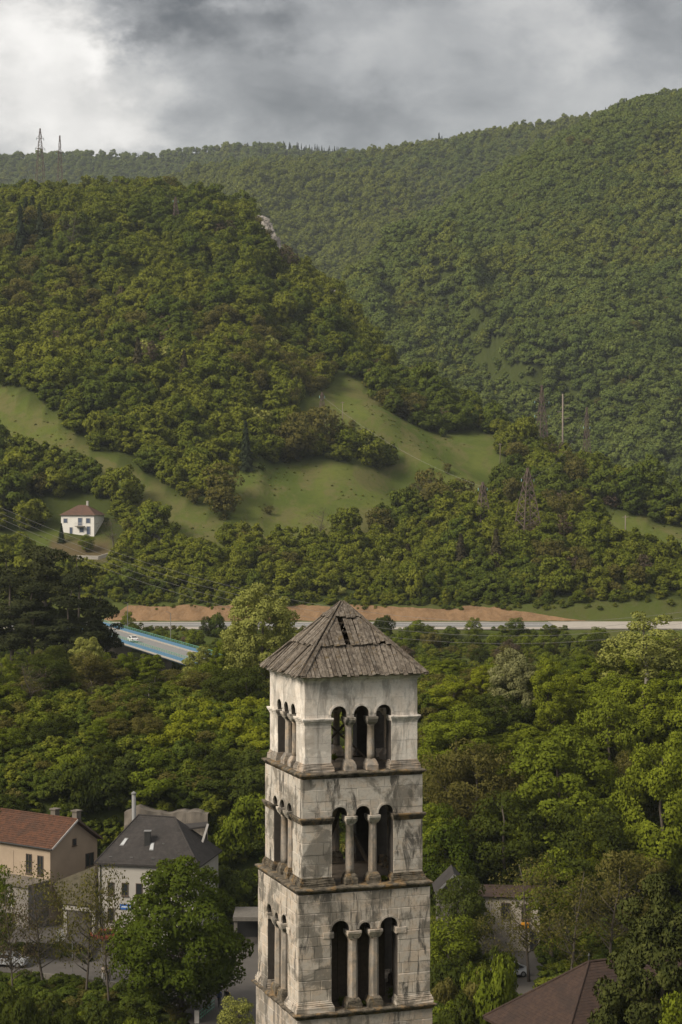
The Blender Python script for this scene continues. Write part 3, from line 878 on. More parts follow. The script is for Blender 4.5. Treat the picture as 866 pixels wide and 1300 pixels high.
def stone_mesh(poly, k, dd, depth):
    """one facing block: polygon in face coordinates, chamfered, slightly uneven"""
    n = len(poly); cx = sum(p[0] for p in poly) / n; cz = sum(p[1] for p in poly) / n
    g = .0012 if dd < 2.4 else .003
    hw = max(abs(p[0] - cx) for p in poly); hz = max(abs(p[1] - cz) for p in poly)
    def sh(p, q): return (cx + (p[0] - cx) * max(.5, 1 - q / max(hw, .02)), cz + (p[1] - cz) * max(.5, 1 - q / max(hz, .02)))
    off = FRNG.uniform(-.002, .003) if dd < 2.4 else FRNG.uniform(-.006, .008)
    tl_ = .003 if dd < 2.4 else .012
    tilt = FRNG.uniform(-tl_, tl_), FRNG.uniform(-tl_, tl_)
    vs = []
    for q, dep in ((g, dd - depth), (g, dd - .018 + off), (g + (.003 if dd < 2.4 else .010 if dd < 2.5 else .016), dd + off)):
        for p in poly:
            a, b = sh(p, q)
            j = FRNG.uniform(-.006, .006) if q > g else 0
            dz = dep + (((p[0] - cx) * tilt[0] + (p[1] - cz) * tilt[1]) if dep > dd - depth else 0)
            vs.append(fpt(k, a + j, dz, b + j))
    fs = [tuple(range(2 * n, 3 * n))]
    for r_ in (0, 1):
        for i in range(n):
            j = (i + 1) % n
            fs.append((r_ * n + i, r_ * n + j, (r_ + 1) * n + j, (r_ + 1) * n + i))
    return vs, fs
nstones = 0
for si, st in enumerate(ST):
    w = st['w']
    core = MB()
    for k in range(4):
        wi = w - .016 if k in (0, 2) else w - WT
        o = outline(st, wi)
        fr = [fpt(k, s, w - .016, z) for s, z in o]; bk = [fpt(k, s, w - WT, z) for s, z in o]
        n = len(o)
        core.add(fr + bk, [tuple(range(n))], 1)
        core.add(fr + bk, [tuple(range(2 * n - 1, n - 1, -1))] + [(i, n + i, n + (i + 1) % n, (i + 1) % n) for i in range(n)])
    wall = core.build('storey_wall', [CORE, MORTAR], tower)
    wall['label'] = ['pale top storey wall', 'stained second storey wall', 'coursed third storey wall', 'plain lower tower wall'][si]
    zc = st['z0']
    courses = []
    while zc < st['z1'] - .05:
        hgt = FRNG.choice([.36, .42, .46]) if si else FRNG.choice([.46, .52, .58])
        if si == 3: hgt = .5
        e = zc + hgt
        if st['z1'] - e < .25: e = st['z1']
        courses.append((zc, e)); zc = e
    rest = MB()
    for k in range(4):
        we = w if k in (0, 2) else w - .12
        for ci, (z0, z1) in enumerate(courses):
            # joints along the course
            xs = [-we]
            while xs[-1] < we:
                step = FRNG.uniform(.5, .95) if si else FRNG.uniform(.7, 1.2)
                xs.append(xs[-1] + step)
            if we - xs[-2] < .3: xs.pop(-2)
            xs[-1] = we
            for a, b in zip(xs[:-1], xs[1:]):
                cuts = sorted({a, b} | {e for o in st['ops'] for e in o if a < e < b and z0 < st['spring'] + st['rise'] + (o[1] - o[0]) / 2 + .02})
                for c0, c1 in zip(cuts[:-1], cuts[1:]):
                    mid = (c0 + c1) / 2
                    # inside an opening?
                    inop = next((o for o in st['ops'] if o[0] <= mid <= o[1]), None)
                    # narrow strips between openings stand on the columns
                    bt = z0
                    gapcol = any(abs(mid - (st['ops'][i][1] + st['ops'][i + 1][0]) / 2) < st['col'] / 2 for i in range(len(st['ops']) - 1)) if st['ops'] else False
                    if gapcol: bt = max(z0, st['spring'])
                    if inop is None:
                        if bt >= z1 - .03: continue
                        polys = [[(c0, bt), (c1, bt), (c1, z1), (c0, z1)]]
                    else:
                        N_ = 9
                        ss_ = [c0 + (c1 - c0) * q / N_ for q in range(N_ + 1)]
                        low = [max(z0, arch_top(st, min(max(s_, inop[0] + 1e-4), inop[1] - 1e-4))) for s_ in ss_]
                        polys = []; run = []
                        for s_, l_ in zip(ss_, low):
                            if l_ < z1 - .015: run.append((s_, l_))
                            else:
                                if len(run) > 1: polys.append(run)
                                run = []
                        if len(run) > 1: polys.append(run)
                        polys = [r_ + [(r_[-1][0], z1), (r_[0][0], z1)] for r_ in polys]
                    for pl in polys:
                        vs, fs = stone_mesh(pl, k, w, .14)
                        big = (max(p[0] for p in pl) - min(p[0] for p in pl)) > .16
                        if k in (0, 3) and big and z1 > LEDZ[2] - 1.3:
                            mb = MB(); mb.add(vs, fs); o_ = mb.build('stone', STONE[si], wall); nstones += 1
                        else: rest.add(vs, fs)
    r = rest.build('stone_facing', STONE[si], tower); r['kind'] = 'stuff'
    # arch rims
    for k in range(4):
        for a, b in st['ops']:
            mb = MB(); ri = (b - a) / 2 + .012; ro = ri + .075; c = (a + b) / 2; zc_ = st['spring'] + st['rise']
            vs = []; n = 15
            for q in range(n):
                an = PI * q / (n - 1)
                for rr_, dd in ((ri, w - .1), (ri, w + .028), (ro, w + .028), (ro, w - .1)):
                    vs.append(fpt(k, c - rr_ * math.cos(an), dd + FRNG.uniform(-.004, .004), zc_ + rr_ * math.sin(an)))
            fs = [(q * 4 + i, q * 4 + (i + 1) % 4, q * 4 + 4 + (i + 1) % 4, q * 4 + 4 + i) for q in range(n - 1) for i in range(4)]
            fs += [(0, 1, 2, 3), tuple((n - 1) * 4 + i for i in (3, 2, 1, 0))]
            mb.add(vs, fs); mb.build('arch_rim', STONE[si], tower)

# mouldings: square loops with worn, uneven edges
def moulding(name, prof, mat, seed, amp=.02, per=44):
    rg = np.random.default_rng(seed)
    V = []; n = per * 4
    for i, (a, z) in enumerate(prof):
        for k in range(4):
            for q in range(per):
                s = -a + 2 * a * q / per
                x, y, zz = fpt(k, s, a, z)
                V.append((x, y, zz))
    V = np.array(V)
    nz = np.stack([fbm(V[:, 0] * 2.3 + V[:, 2] * 3.1, V[:, 1] * 2.3 + V[:, 2] * 2.7, seed + j, 4) - .5 for j in (0, 50, 100)], 1)
    V = V + nz * amp * 2.2
    Q = []
    for i in range(len(prof) - 1):
        for q in range(n):
            q2 = (q + 1) % n
            Q.append((i * n + q, i * n + q2, (i + 1) * n + q2, (i + 1) * n + q))
    me = np_mesh(name, V, np.array(Q)[:, ::-1], mats=[mat], smooth=False)
    return link(name, me, tower)
def ledge(z, a, wi, seed):
    return moulding('ledge', [(wi - .62, z - .02), (wi - .1, z + .02), (a - .10, z + .005), (a, z - .035), (a, z - .085), (a - .05, z - .10), (a - .06, z - .15), (a - .115, z - .17), (a - .15, z - .245), (wi - .62, z - .25)], LEDGE, seed, .034, 60)
for i in range(3): ledge(LEDZ[i], LEDA[i], ST[i]['w'], 60 + i)
# cornice below the eaves
moulding('cornice', [(2.0, Z_EAVE + .02), (2.43, Z_EAVE), (2.44, Z_EAVE - .07), (2.39, Z_EAVE - .085), (2.37, Z_EAVE - .16), (2.32, Z_EAVE - .19), (2.305, Z_EAVE - .25), (2.2, Z_EAVE - .26)], STONE[0], 70, .008)

# floors inside, bell frame, imposts, columns
for i in range(3):
    MB().box((-ST[i]['w'] + .3, -ST[i]['w'] + .3, LEDZ[i] - .21), (ST[i]['w'] - .3, ST[i]['w'] - .3, LEDZ[i] - .05)).build('floor', TIMBER, tower)
def stepped(mb, k, s0, s1, d0, d1, z, lay):
    """layers (protrusion, height) upwards; side flags extend the ends"""
    for p, h_ in lay:
        a = fpt(k, s0 - p * 1.0, d0, z); b = fpt(k, s1 + p * 1.0, d1 + p, z + h_)
        lo = [min(a[i], b[i]) for i in range(3)]; hi = [max(a[i], b[i]) for i in range(3)]
        mb.box(lo, hi); z += h_
def chip(me, amp, seed):
    rg = random.Random(seed)
    bm = bmesh.new(); bm.from_mesh(me)
    bmesh.ops.bevel(bm, geom=bm.edges[:], offset=.012, segments=1, affect='EDGES')
    bmesh.ops.subdivide_edges(bm, edges=[e for e in bm.edges if e.calc_length() > .12], cuts=2, use_grid_fill=True)
    for v in bm.verts: v.co += Vector((rg.uniform(-1, 1), rg.uniform(-1, 1), rg.uniform(-1, 1))) * amp
    bm.to_mesh(me); bm.free()
def column(st, si, k, s, w, seed):
    r = st['col'] / 2; zc = st['spring']; z0 = st['z0']
    dd = w - WT / 2 + .06
    t = None
    c = fpt(k, s, dd, 0)
    n = 8 if (seed % 3 == 0 or si == 2) else 14
    hb = .42; hc = .30
    sh = MB().lathe([(r * .98, z0 + hb - .03), (r * 1.0, z0 + hb + .2), (r * .97, (z0 + zc) / 2), (r * .90, zc - hc - .08), (r * .98, zc - hc - .07), (r * .98, zc - hc - .02)], n, (c[0], c[1], 0), phase=PI / n)
    o = sh.build('column', COLST, tower, n > 8)
    # capital : flaring block carrying the impost
    cap = MB(); zz = zc - hc
    def ring(hx, hy, z): return [fpt(k, s - hx, dd - hy, z), fpt(k, s + hx, dd - hy, z), fpt(k, s + hx, dd + hy, z), fpt(k, s - hx, dd + hy, z)]
    hx = st['col'] / 2
    rings = ring(hx * .95, hx * .95, zz - .02) + ring(hx * 1.35, .24, zz + .10) + ring(hx * 1.42, .27, zz + .17) + ring(hx * 1.42, .29, zz + .19) + ring(hx * 1.42, .30, zz + hc - .005)
    cap.add(rings, [tuple(i * 4 + j for i, j in ((q, p), (q, (p + 1) % 4), (q + 1, (p + 1) % 4), (q + 1, p))) for q in range(4) for p in range(4)] + [(3, 2, 1, 0), (16, 17, 18, 19)])
    co = cap.build('capital', STONE[max(1, si)], o); chip(co.data, .006, seed)
    ba = MB()
    rings = ring(hx * 1.55, .27, z0 - .02) + ring(hx * 1.55, .27, z0 + .20) + ring(hx * 1.25, hx * 1.3, z0 + .34) + ring(hx * 1.0, hx * 1.0, z0 + hb)
    ba.add(rings, [tuple(i * 4 + j for i, j in ((q, p), (q, (p + 1) % 4), (q + 1, (p + 1) % 4), (q + 1, p))) for q in range(3) for p in range(4)] + [(3, 2, 1, 0), (12, 13, 14, 15)])
    bo = ba.build('column_base', LEDGE if si else COLST, o); chip(bo.data, .010, seed + 9)
sd_ = 0
for si, st in enumerate(ST[:3]):
    w = st['w']
    for k in range(4):
        for i in range(2):
            s = (st['ops'][i][1] + st['ops'][i + 1][0]) / 2
            column(st, si, k, s, w, sd_); sd_ += 1
        # imposts and plinths on the piers
        s_in = st['pier']
        for side in (-1, 1):
            e0, e1 = (-w, -w + s_in) if side < 0 else (w - s_in, w)
            if k in (1, 3):            # butt against the front and back mouldings
                e0 = max(e0, -(w - .5)); e1 = min(e1, w - .5)
            hz = .28 if si < 2 else .24
            lay = [(.012, .05), (.035, .05), (.06, .05), (.095, .05), (.115, .065)] if si < 2 else [(.03, hz)]
            mb = MB(); z = st['spring'] - sum(l[1] for l in lay)
            if si == 2:               # only a block beside the opening
                e0, e1 = (-w + s_in - .32, -w + s_in + .06) if side < 0 else (w - s_in - .06, w - s_in + .32)
                stepped(mb, k, e0, e1, w - .5, w, z, lay)
            else:
                for p, h_ in lay:
                    a0 = e0 - (p if side < 0 and k in (0, 2) else 0) - (p * .6 if side > 0 else 0)
                    a1 = e1 + (p if side > 0 and k in (0, 2) else 0) + (p * .6 if side < 0 else 0)
                    a = fpt(k, a0, w - .5, z); b = fpt(k, a1, w + p, z + h_)
                    mb.box([min(a[i], b[i]) for i in range(3)], [max(a[i], b[i]) for i in range(3)]); z += h_
            o = mb.build('impost', STONE[si] if si == 2 else LEDGE if si == 1 else STONE[0], tower); chip(o.data, .006, sd_ * 7 + side)
            mb = MB(); z = st['z0'] - .01
            if k in (0, 2): e0, e1 = (-w, -w + s_in) if side < 0 else (w - s_in, w)
            else: e0, e1 = (-(w - .5), -w + s_in) if side < 0 else (w - s_in, w - .5)
            for p, h_ in ((.10, .16), (.085, .06), (.05, .07), (.02, .06)):
                a0 = e0 - (p if (side < 0 and k in (0, 2)) or side > 0 else 0)
                a1 = e1 + (p if (side > 0 and k in (0, 2)) or side < 0 else 0)
                a = fpt(k, a0, w - .45, z); b = fpt(k, a1, w + p, z + h_)
                mb.box([min(a[i], b[i]) for i in range(3)], [max(a[i], b[i]) for i in range(3)]); z += h_
            o = mb.build('plinth', (COLST, LEDGE, STONE[2])[si], tower); chip(o.data, .012, sd_ * 5 + side)
zb = LEDZ[0]
for a, b in (((-1.4, .2, zb), (1.2, .6, zb + 2.3)), ((1.2, .2, zb), (-1.3, .6, zb + 2.3)), ((-1.5, .4, zb), (-1.5, .4, zb + 2.6)), ((1.4, .4, zb), (1.4, .4, zb + 2.6)), ((-1.6, .4, zb + 2.5), (1.6, .4, zb + 2.5))):
    MB().beam(a, b, .08).build('bell_frame_beam', TIMBER, tower)
# added board box blocking the view through, so the third storey reads black
for k in range(4):
    z0, z1 = LEDZ[2], LEDZ[1] - .25
    for q in range(8):
        a = fpt(k, -1.28 + q * .32, 1.28, z0); b = fpt(k, -1.28 + (q + .94) * .32, 1.32, z1)
        MB().box([min(a[i], b[i]) for i in range(3)], [max(a[i], b[i]) for i in range(3)]).build('blackout_board', TIMBER, tower)
zb = LEDZ[1]
for a, b in (((-1.3, -.6, zb), (.4, .8, zb + 2.9)), ((1.0, -.9, zb), (-.2, .9, zb + 3.2))):
    MB().beam(a, b, .11).build('fallen_beam', TIMBER, tower)

# roof : planks on four slopes
roof = MB()
ea = 2.52
for k in range(4):
    roof.beam(fpt(k, -ea, ea, Z_EAVE + .02), (0, 0, Z_APEX - .12), .12)
    roof.beam(fpt(k, -ea + .05, ea - .02, Z_EAVE + .03), fpt(k, ea - .05, ea - .02, Z_EAVE + .03), .08)
    for q in (-1.6, -.55, .55, 1.6):
        tq = 1 - abs(q) / ea
        roof.beam(fpt(k, q, ea, Z_EAVE + .02), fpt(k, q, ea * (1 - tq), Z_EAVE + (Z_APEX - Z_EAVE) * tq - .1), .08)
    for tq in (.25, .5, .62, .75):
        roof.beam(fpt(k, -ea * (1 - tq), ea * (1 - tq), Z_EAVE + (Z_APEX - Z_EAVE) * tq - .06), fpt(k, ea * (1 - tq), ea * (1 - tq), Z_EAVE + (Z_APEX - Z_EAVE) * tq - .06), .06)
roof_o = roof.build('roof', TIMBER, tower)
AE = 2.57
RISE = Z_APEX - Z_EAVE
SL = math.hypot(AE, RISE)
def clip_half(poly, nx_, ny_, c):
    out = []
    for i in range(len(poly)):
        p, q = poly[i], poly[(i + 1) % len(poly)]
        dp = nx_ * p[0] + ny_ * p[1] - c; dq = nx_ * q[0] + ny_ * q[1] - c
        if dp <= 0: out.append(p)
        if dp * dq < 0:
            t_ = dp / (dp - dq); out.append((p[0] + (q[0] - p[0]) * t_, p[1] + (q[1] - p[1]) * t_))
    return out
for k in range(4):
    ang = (0, PI / 2, PI, -PI / 2)[k]
    # local board frame: X along the eave, Y up the slope, Z outward
    ex = Vector(fpt(k, 1, 0, 0)); up_ = (Vector((0, 0, Z_APEX)) - Vector(fpt(k, 0, AE, Z_EAVE))).normalized(); nrm = ex.cross(up_)
    Mx = Matrix(((ex.x, up_.x, nrm.x, fpt(k, 0, AE, Z_EAVE)[0]), (ex.y, up_.y, nrm.y, fpt(k, 0, AE, Z_EAVE)[1]), (ex.z, up_.z, nrm.z, Z_EAVE), (0, 0, 0, 1)))
    for ci, (t0, t1, lift) in enumerate(((-.02, .415, .0), (.385, .80, .045), (.775, .99, .085))):
        lim = AE * (1 - max(t0, 0)) 
        s = -lim
        while s < lim - .04:
            bw = FRNG.uniform(.13, .25)
            a, b = s, min(s + bw, lim); s += bw
            if k == 0 and ci == 1 and -.42 < (a + b) / 2 < -.16: continue       # the hole
            g0, g1 = FRNG.uniform(.003, .022), FRNG.uniform(.003, .022)
            sk = FRNG.uniform(-.015, .015)
            y0 = t0 * SL + FRNG.uniform(-.06, .05) + (FRNG.uniform(.04, .14) if FRNG.random() < .14 else 0); y1 = t1 * SL + FRNG.uniform(-.02, .02)
            poly = [(a + g0, y0 + FRNG.uniform(-.02, .02)), (b - g1, y0 + FRNG.uniform(-.02, .02)), (b - g1 + sk, y1), (a + g0 + sk, y1)]
            cs = SL / AE
            poly = clip_half(poly, cs, 1, SL - .01); poly = clip_half(poly, -cs, 1, SL - .01) if poly else poly
            if len(poly) < 3: continue
            th = .035; z0 = .02 + lift + FRNG.uniform(0, .03); warp_ = FRNG.uniform(-.012, .02)
            n = len(poly)
            ym = (y0 + y1) / 2
            top = [(p[0], p[1], z0 + th + warp_ * ((p[0] - a) / bw - .5) * 2 + (.03 * FRNG.random() if p[1] < ym else -.028)) for p in poly]
            bot = [(p[0], p[1], q[2] - th) for p, q in zip(poly, top)]
            mb = MB().add(top + bot, [tuple(range(n)), tuple(range(2 * n - 1, n - 1, -1))] + [(i, n + i, n + (i + 1) % n, (i + 1) % n) for i in range(n)])
            o = mb.build('board', BOARD, roof_o); o.matrix_local = Mx
    # hip boards
    for side in (-1, 1):
        wv = .15
        poly = [(side * (AE - .0), -.03), (side * (AE - .19), -.03), (side * .02, SL - .06), (side * .015, SL + .05)]
        if side < 0: poly = poly[::-1]
        poly = poly[::-1]
        n = 4
        top = [(p[0], p[1], .155 if p[1] > 1 else .105) for p in poly]; bot = [(p[0], p[1], q[2] - .04) for p, q in zip(poly, top)]
        o = MB().add(top + bot, [tuple(range(n)), tuple(range(2 * n - 1, n - 1, -1))] + [(i, n + i, n + (i + 1) % n, (i + 1) % n) for i in range(n)]).build('hip_board', BOARD, roof_o)
        o.matrix_local = Mx
print('stones', nstones)

# small plants rooted on the ledges
def ledge_plant(px, py, zl, hgt, w, leaf, label, dd=0):
    rg = np.random.default_rng(int(px * 7 + py)); n = 150
    p = at_z(px, py, zl)
    C = np.array([[0, 0, hgt * .5]]); P = rg.normal(0, 1, (n, 3)); P /= np.linalg.norm(P, axis=1)[:, None]
    P *= rg.uniform(.3, 1, n)[:, None] * np.array([w / 2, w / 2, hgt / 2]); Nn = P / (np.linalg.norm(P, axis=1)[:, None] + 1e-6); P[:, 2] += hgt * .45
    V, Q, S = leaves(P, Nn, .05, rg, aspect=.45, rand=.8)
    t = empty('ledge_plant', p)
    link('foliage', np_mesh('ledge_plant', V, Q, S, mats=[LEAF[leaf]]), t)
    mb = MB()
    for q in range(6): mb.tube([(0, 0, -.05), tuple(P[q * 9] * .6), tuple(P[q * 9])], [.008, .006, .003], 4)
    mb.build('stem', BARK, t)
    tag(t, label, 'plant', 'plants rooted on the tower ledges')
L3, L2, L1 = CZ - 19.54, CZ - 14.83, CZ - 10.51
ledge_plant(435, 1276, L3, .42, .5, 'fern', 'bushy green plant at the foot of the first arch of the third storey')
ledge_plant(497, 1270, L3, .6, .48, 'fern', 'tall green plant between the last column and pier of the third storey')
ledge_plant(462, 1277, L3, .22, .3, 'fern', 'small green tuft between the two columns of the third storey')
ledge_plant(356, 1258, L3, .5, .4, 'dark', 'dark plant between the columns on the oblique third storey face')
ledge_plant(353, 1103, L2, .4, .35, 'dark', 'dark tuft between the columns on the oblique second storey face')
ledge_plant(486, 1118, L2, .22, .4, 'fern', 'low green tuft beside the last column of the second storey')
ledge_plant(424, 965, L1, .3, .3, 'fern', 'small green tuft inside the first arch of the top storey')
ledge_plant(396, 990, L1 - .32, .14, .14, 'fern', 'tiny green tuft sprouting from the wall under the top ledge, by the corner') if False else None

# ================================================================== roads, walls, village
G = 8.5
ASPH = plain('asphalt_pale', (.068, .061, .055), .9, var=.12, scale=.6, bump=.1)  # village shade is put into this colour, darker than the asphalt itself
ASPH2 = plain('asphalt_grey', (.17, .168, .165), .9, var=.08, scale=.4)
GRAVEL = plain('gravel_pale', (.30, .27, .235), .95, var=.15, scale=.9, bump=.3)
PAINT = plain('road_paint', (.7, .7, .68), .7)
CONC = plain('old_concrete', (.125, .108, .090), .95, var=.28, scale=.8, bump=.4)
STN = plain('dark_stonework', (.11, .10, .088), .95, var=.25, scale=2.5, bump=.5)
def earth_mat():
    m, nt, out = new_mat('orange_earth')
    pos = N(nt, 'ShaderNodeNewGeometry').outputs['Position']
    a = NOISE(nt, VM(nt, 'MULTIPLY', pos, (1, 1, .4)), .35, 6, .65, .5); b = NOISE(nt, pos, 1.6, 5, .7)
    c = MIX(nt, SS(nt, a, .35, .68), (.215, .135, .076), (.14, .088, .050))
    c = MIX(nt, M(nt, 'MULTIPLY', SS(nt, b, .5, .72), .6), c, (.25, .18, .115))
    bp = N(nt, 'ShaderNodeBump', {'Height': b, 'Strength': .7, 'Distance': .4})
    s = N(nt, 'ShaderNodeBsdfDiffuse', {'Color': c, 'Normal': bp.outputs[0]})
    nt.links.new(s.outputs[0], out.inputs[0]); return m
EARTHM = earth_mat()

def sheet(name, pts, mat, label, cat, z=None, kind='structure'):
    mb = MB(); n = len(pts)
    mb.add([tuple(p) for p in pts], [tuple(range(n))])
    o = mb.build(name, mat)
    bm = bmesh.new(); bm.from_mesh(o.data)
    bmesh.ops.recalc_face_normals(bm, faces=bm.faces[:])
    if bm.faces[0].normal.z < 0: bmesh.ops.reverse_faces(bm, faces=bm.faces[:])
    bm.to_mesh(o.data); bm.free()
    return tag(o, label, cat, kind=kind)
vp = [(-90, 1228), (29, 1236), (100, 1244), (165, 1252), (212, 1268), (236, 1292), (246, 1306), (420, 1300), (620, 1290), (690, 1290), (690, 1190), (420, 1186), (240, 1186), (150, 1184), (-90, 1184)]
sheet('village_street', [at_z(a, b, G + .045) for a, b in vp], ASPH, 'pale paved street and square between the houses and the big tree', 'street')
# raised upper street behind the planted bank
tb = [at_z(-80, 1192, 9.75), at_z(10, 1196, 9.75), at_z(70, 1204, 9.75), at_z(112, 1212, 9.4), at_z(124, 1196, 9.0), at_z(120, 1176, 9.2), at_z(-80, 1160, 9.75)]
mb = MB(); n = len(tb)
mb.add([tuple(p) for p in tb] + [(p.x, p.y, 8.0) for p in tb], [tuple(range(n))] + [(i, n + i, n + (i + 1) % n, (i + 1) % n) for i in range(n)])
tag(mb.build('upper_street', ASPH), 'grey upper street ramp in front of the orange roofed house', 'street', kind='structure')
# low parapet along the street
mb = MB()
pw = [at_z(a, b, G) for a, b in ((38, 1240), (70, 1244), (100, 1247), (135, 1252), (168, 1257))]
par = empty('parapet_wall', pw[0])
tag(par, 'low dark stone parapet along the near edge of the street', 'wall')
for i in range(len(pw) - 1):
    a, b = pw[i], pw[i + 1]; L = (b - a).length; n = max(1, int(L / .9))
    for q in range(n):
        p0 = a.lerp(b, q / n); p1 = a.lerp(b, (q + .97) / n)
        m_ = MB().beam((p0.x, p0.y, G + .28), (p1.x, p1.y, G + .28), .4, .56 + random.Random(q + i * 9).uniform(-.04, .04))
        o = m_.build('stone_block', STN, par); o.matrix_parent_inverse = Matrix.Translation(-pw[0])

# main valley road, gravel apron, earth cutting
def strip(name, x0, x1, y0, y1, z, mat, label, cat):
    n = 60; mb = MB()
    vs = []
    for i in range(n + 1):
        x = x0 + (x1 - x0) * i / n
        vs += [(x, y0 + math.sin(x * .11) * .5, z), (x, y1 + math.sin(x * .17) * .4, z)]
    mb.add(vs, [(2 * i, 2 * i + 2, 2 * i + 3, 2 * i + 1) for i in range(n)])
    return tag(mb.build(name, mat), label, cat, kind='structure')
strip('valley_road', -150, 170, 491, 508, 26.09, ASPH2, 'grey valley road below the orange earth cutting', 'road')
strip('road_shoulder', -150, 170, 482.5, 512.5, 26.05, GRAVEL, 'pale gravel shoulder of the valley road', 'road shoulder')
strip('gravel_apron', 56, 150, 484, 516, 26.13, GRAVEL, 'pale gravel platform beside the valley road', 'gravel')
for xx in range(-130, 50, 9): pass
mb = MB(); mb.box((-140, 499.6, 26.094), (55, 499.8, 26.10)); tag(mb.build('road_line', PAINT), 'thin white centre line on the valley road', 'road marking', kind='structure')
nx_, ny_ = 150, 10
xs = np.linspace((128 - 433) / F * 514, (742 - 433) / F * 514, nx_)
V = []
for j in range(ny_):
    f_ = j / (ny_ - 1)
    top = 3.7 + 1.5 * (fbm(xs / 7, xs * 0, 3, 4) - .5) * 2
    tp_ = np.clip(np.minimum((xs - xs[0]) / 8, (xs[-1] - xs) / 22) * (.7 + .6 * fbm(xs / 5, xs * 0 + 3, 6, 3)), .03, 1)
    y_ = 512.6 + f_ * (top + .6) * tp_ + (fbm(xs / 3, f_ * 4 + xs * 0, 8, 3) - .5) * .8 * tp_
    z_ = 26.12 + f_ * top * np.clip(np.minimum((xs - xs[0]) / 8, (xs[-1] - xs) / 26) * (.7 + .6 * fbm(xs / 5, xs * 0 + 3, 6, 3)), .05, 1)
    y_ = y_ - .5
    V.append(np.stack([xs, y_, np.maximum(z_, H(xs, y_) + .10)], 1))
V = np.concatenate(V)
ii = np.arange(nx_ * ny_).reshape(ny_, nx_)
Q = np.stack([ii[:-1, :-1], ii[:-1, 1:], ii[1:, 1:], ii[1:, :-1]], -1).reshape(-1, 4)
tag(link('earth_cutting', np_mesh('earth_cutting', V, Q, mats=[EARTHM], smooth=True)), 'freshly cut orange earth slope above the valley road', 'earth bank', kind='structure')

# ------------------------------------------------------------------ facade helper
class Facade:
    def __init__(s, o, ux, root):
        s.o = Vector(o); s.ux = Vector((ux[0], ux[1], 0)).normalized(); s.n = Vector((s.ux.y, -s.ux.x, 0)); s.root = root
    def pt(s, a, z, d_=0): return s.o + s.ux * a + Vector((0, 0, z)) + s.n * d_
    def box(s, name, a0, a1, z0, z1, d0, d1, mat, parent=None):
        vs = [s.pt(a, z, d_) for z in (z0, z1) for a, d_ in ((a0, d1), (a1, d1), (a1, d0), (a0, d0))]
        o = MB().add(vs, [(0, 3, 2, 1), (4, 5, 6, 7), (0, 1, 5, 4), (1, 2, 6, 5), (2, 3, 7, 6), (3, 0, 4, 7)]).build(name, mat, parent or s.root)
        return o
    def window(s, a0, a1, z0, z1, frame, glass, mull=True):
        w = s.box('window', a0, a1, z0, z1, -.05, .03, glass)
        m = MB(); t = .07
        def fr(b0, b1, c0, c1):
            vs = [s.pt(a, z, d_) for z in (c0, c1) for a, d_ in ((b0, .07), (b1, .07), (b1, .0), (b0, .0))]
            m.add(vs, [(0, 3, 2, 1), (4, 5, 6, 7), (0, 1, 5, 4), (1, 2, 6, 5), (2, 3, 7, 6), (3, 0, 4, 7)])
        fr(a0 - t, a0, z0 - t, z1 + t); fr(a1, a1 + t, z0 - t, z1 + t); fr(a0, a1, z1, z1 + t); fr(a0, a1, z0 - t, z0)
        if mull: fr((a0 + a1) / 2 - .035, (a0 + a1) / 2 + .035, z0, z1)
        m.build('frame', frame, w)
        s.box('sill', a0 - .15, a1 + .15, z0 - t - .08, z0 - t - .005, 0, .16, frame, w)
        return w
def world_root(name, loc, label, cat, group=None):
    """things whose parts are modelled in world coordinates"""
    e = empty(name, loc); tag(e, label, cat, group); return e
def settle(root):
    """parts modelled in world space: keep them where they are under the root"""
    inv = Matrix.Translation(-Vector(root.location))
    for ch in root.children: ch.matrix_parent_inverse = inv

GLASS = plain('window_glass_dark', (.02, .022, .025), .12, spec=.6, var=.0)
WFR = plain('window_frame_brown', (.09, .065, .05), .7)
WFW = plain('window_frame_white', (.42, .40, .38), .6)
PINKW = plain('plaster_cream', (.30, .235, .175), .95, var=.14, scale=.5, bump=.1)
GREYW = plain('plaster_grey_white', (.17, .155, .14), .95, var=.2, scale=.6, bump=.1)
WHITEW = plain('plaster_white', (.32, .30, .275), .95, var=.1, scale=.5, bump=.1)  # white lowered to carry the shade the village houses sit in
def tile_mat(name, a, b, c_):
    m, nt, out = new_mat(name)
    pos = N(nt, 'ShaderNodeNewGeometry').outputs['Position']
    n1_ = NOISE(nt, pos, 2.2, 4, .7); n2_ = NOISE(nt, pos, .5, 4, .6)
    col = MIX(nt, SS(nt, n1_, .38, .62), a, b); col = MIX(nt, M(nt, 'MULTIPLY', SS(nt, n2_, .45, .7), .6), col, c_)
    s = N(nt, 'ShaderNodeBsdfPrincipled', {'Base Color': col, 'Roughness': .85, 'Specular IOR Level': .2}); nt.links.new(s.outputs[0], out.inputs[0]); return m
TILE = tile_mat('clay_tile', (.10, .045, .026), (.060, .031, .021), (.044, .028, .021))  # clay tones darkened in place of shade over the village
SLATE = tile_mat('dark_roof_sheet', (.030, .027, .026), (.042, .037, .035), (.024, .022, .021))
SHING = tile_mat('brown_shingle', (.050, .031, .023), (.035, .022, .018), (.027, .019, .016))
REDTILE = tile_mat('brown_red_tile', (.105, .060, .042), (.080, .047, .036), (.065, .042, .034))
METAL = plain('galvanised_metal', (.17, .17, .17), .6, metal=.2, var=.08)
BLACKM = plain('black_metal', (.03, .03, .03), .5)

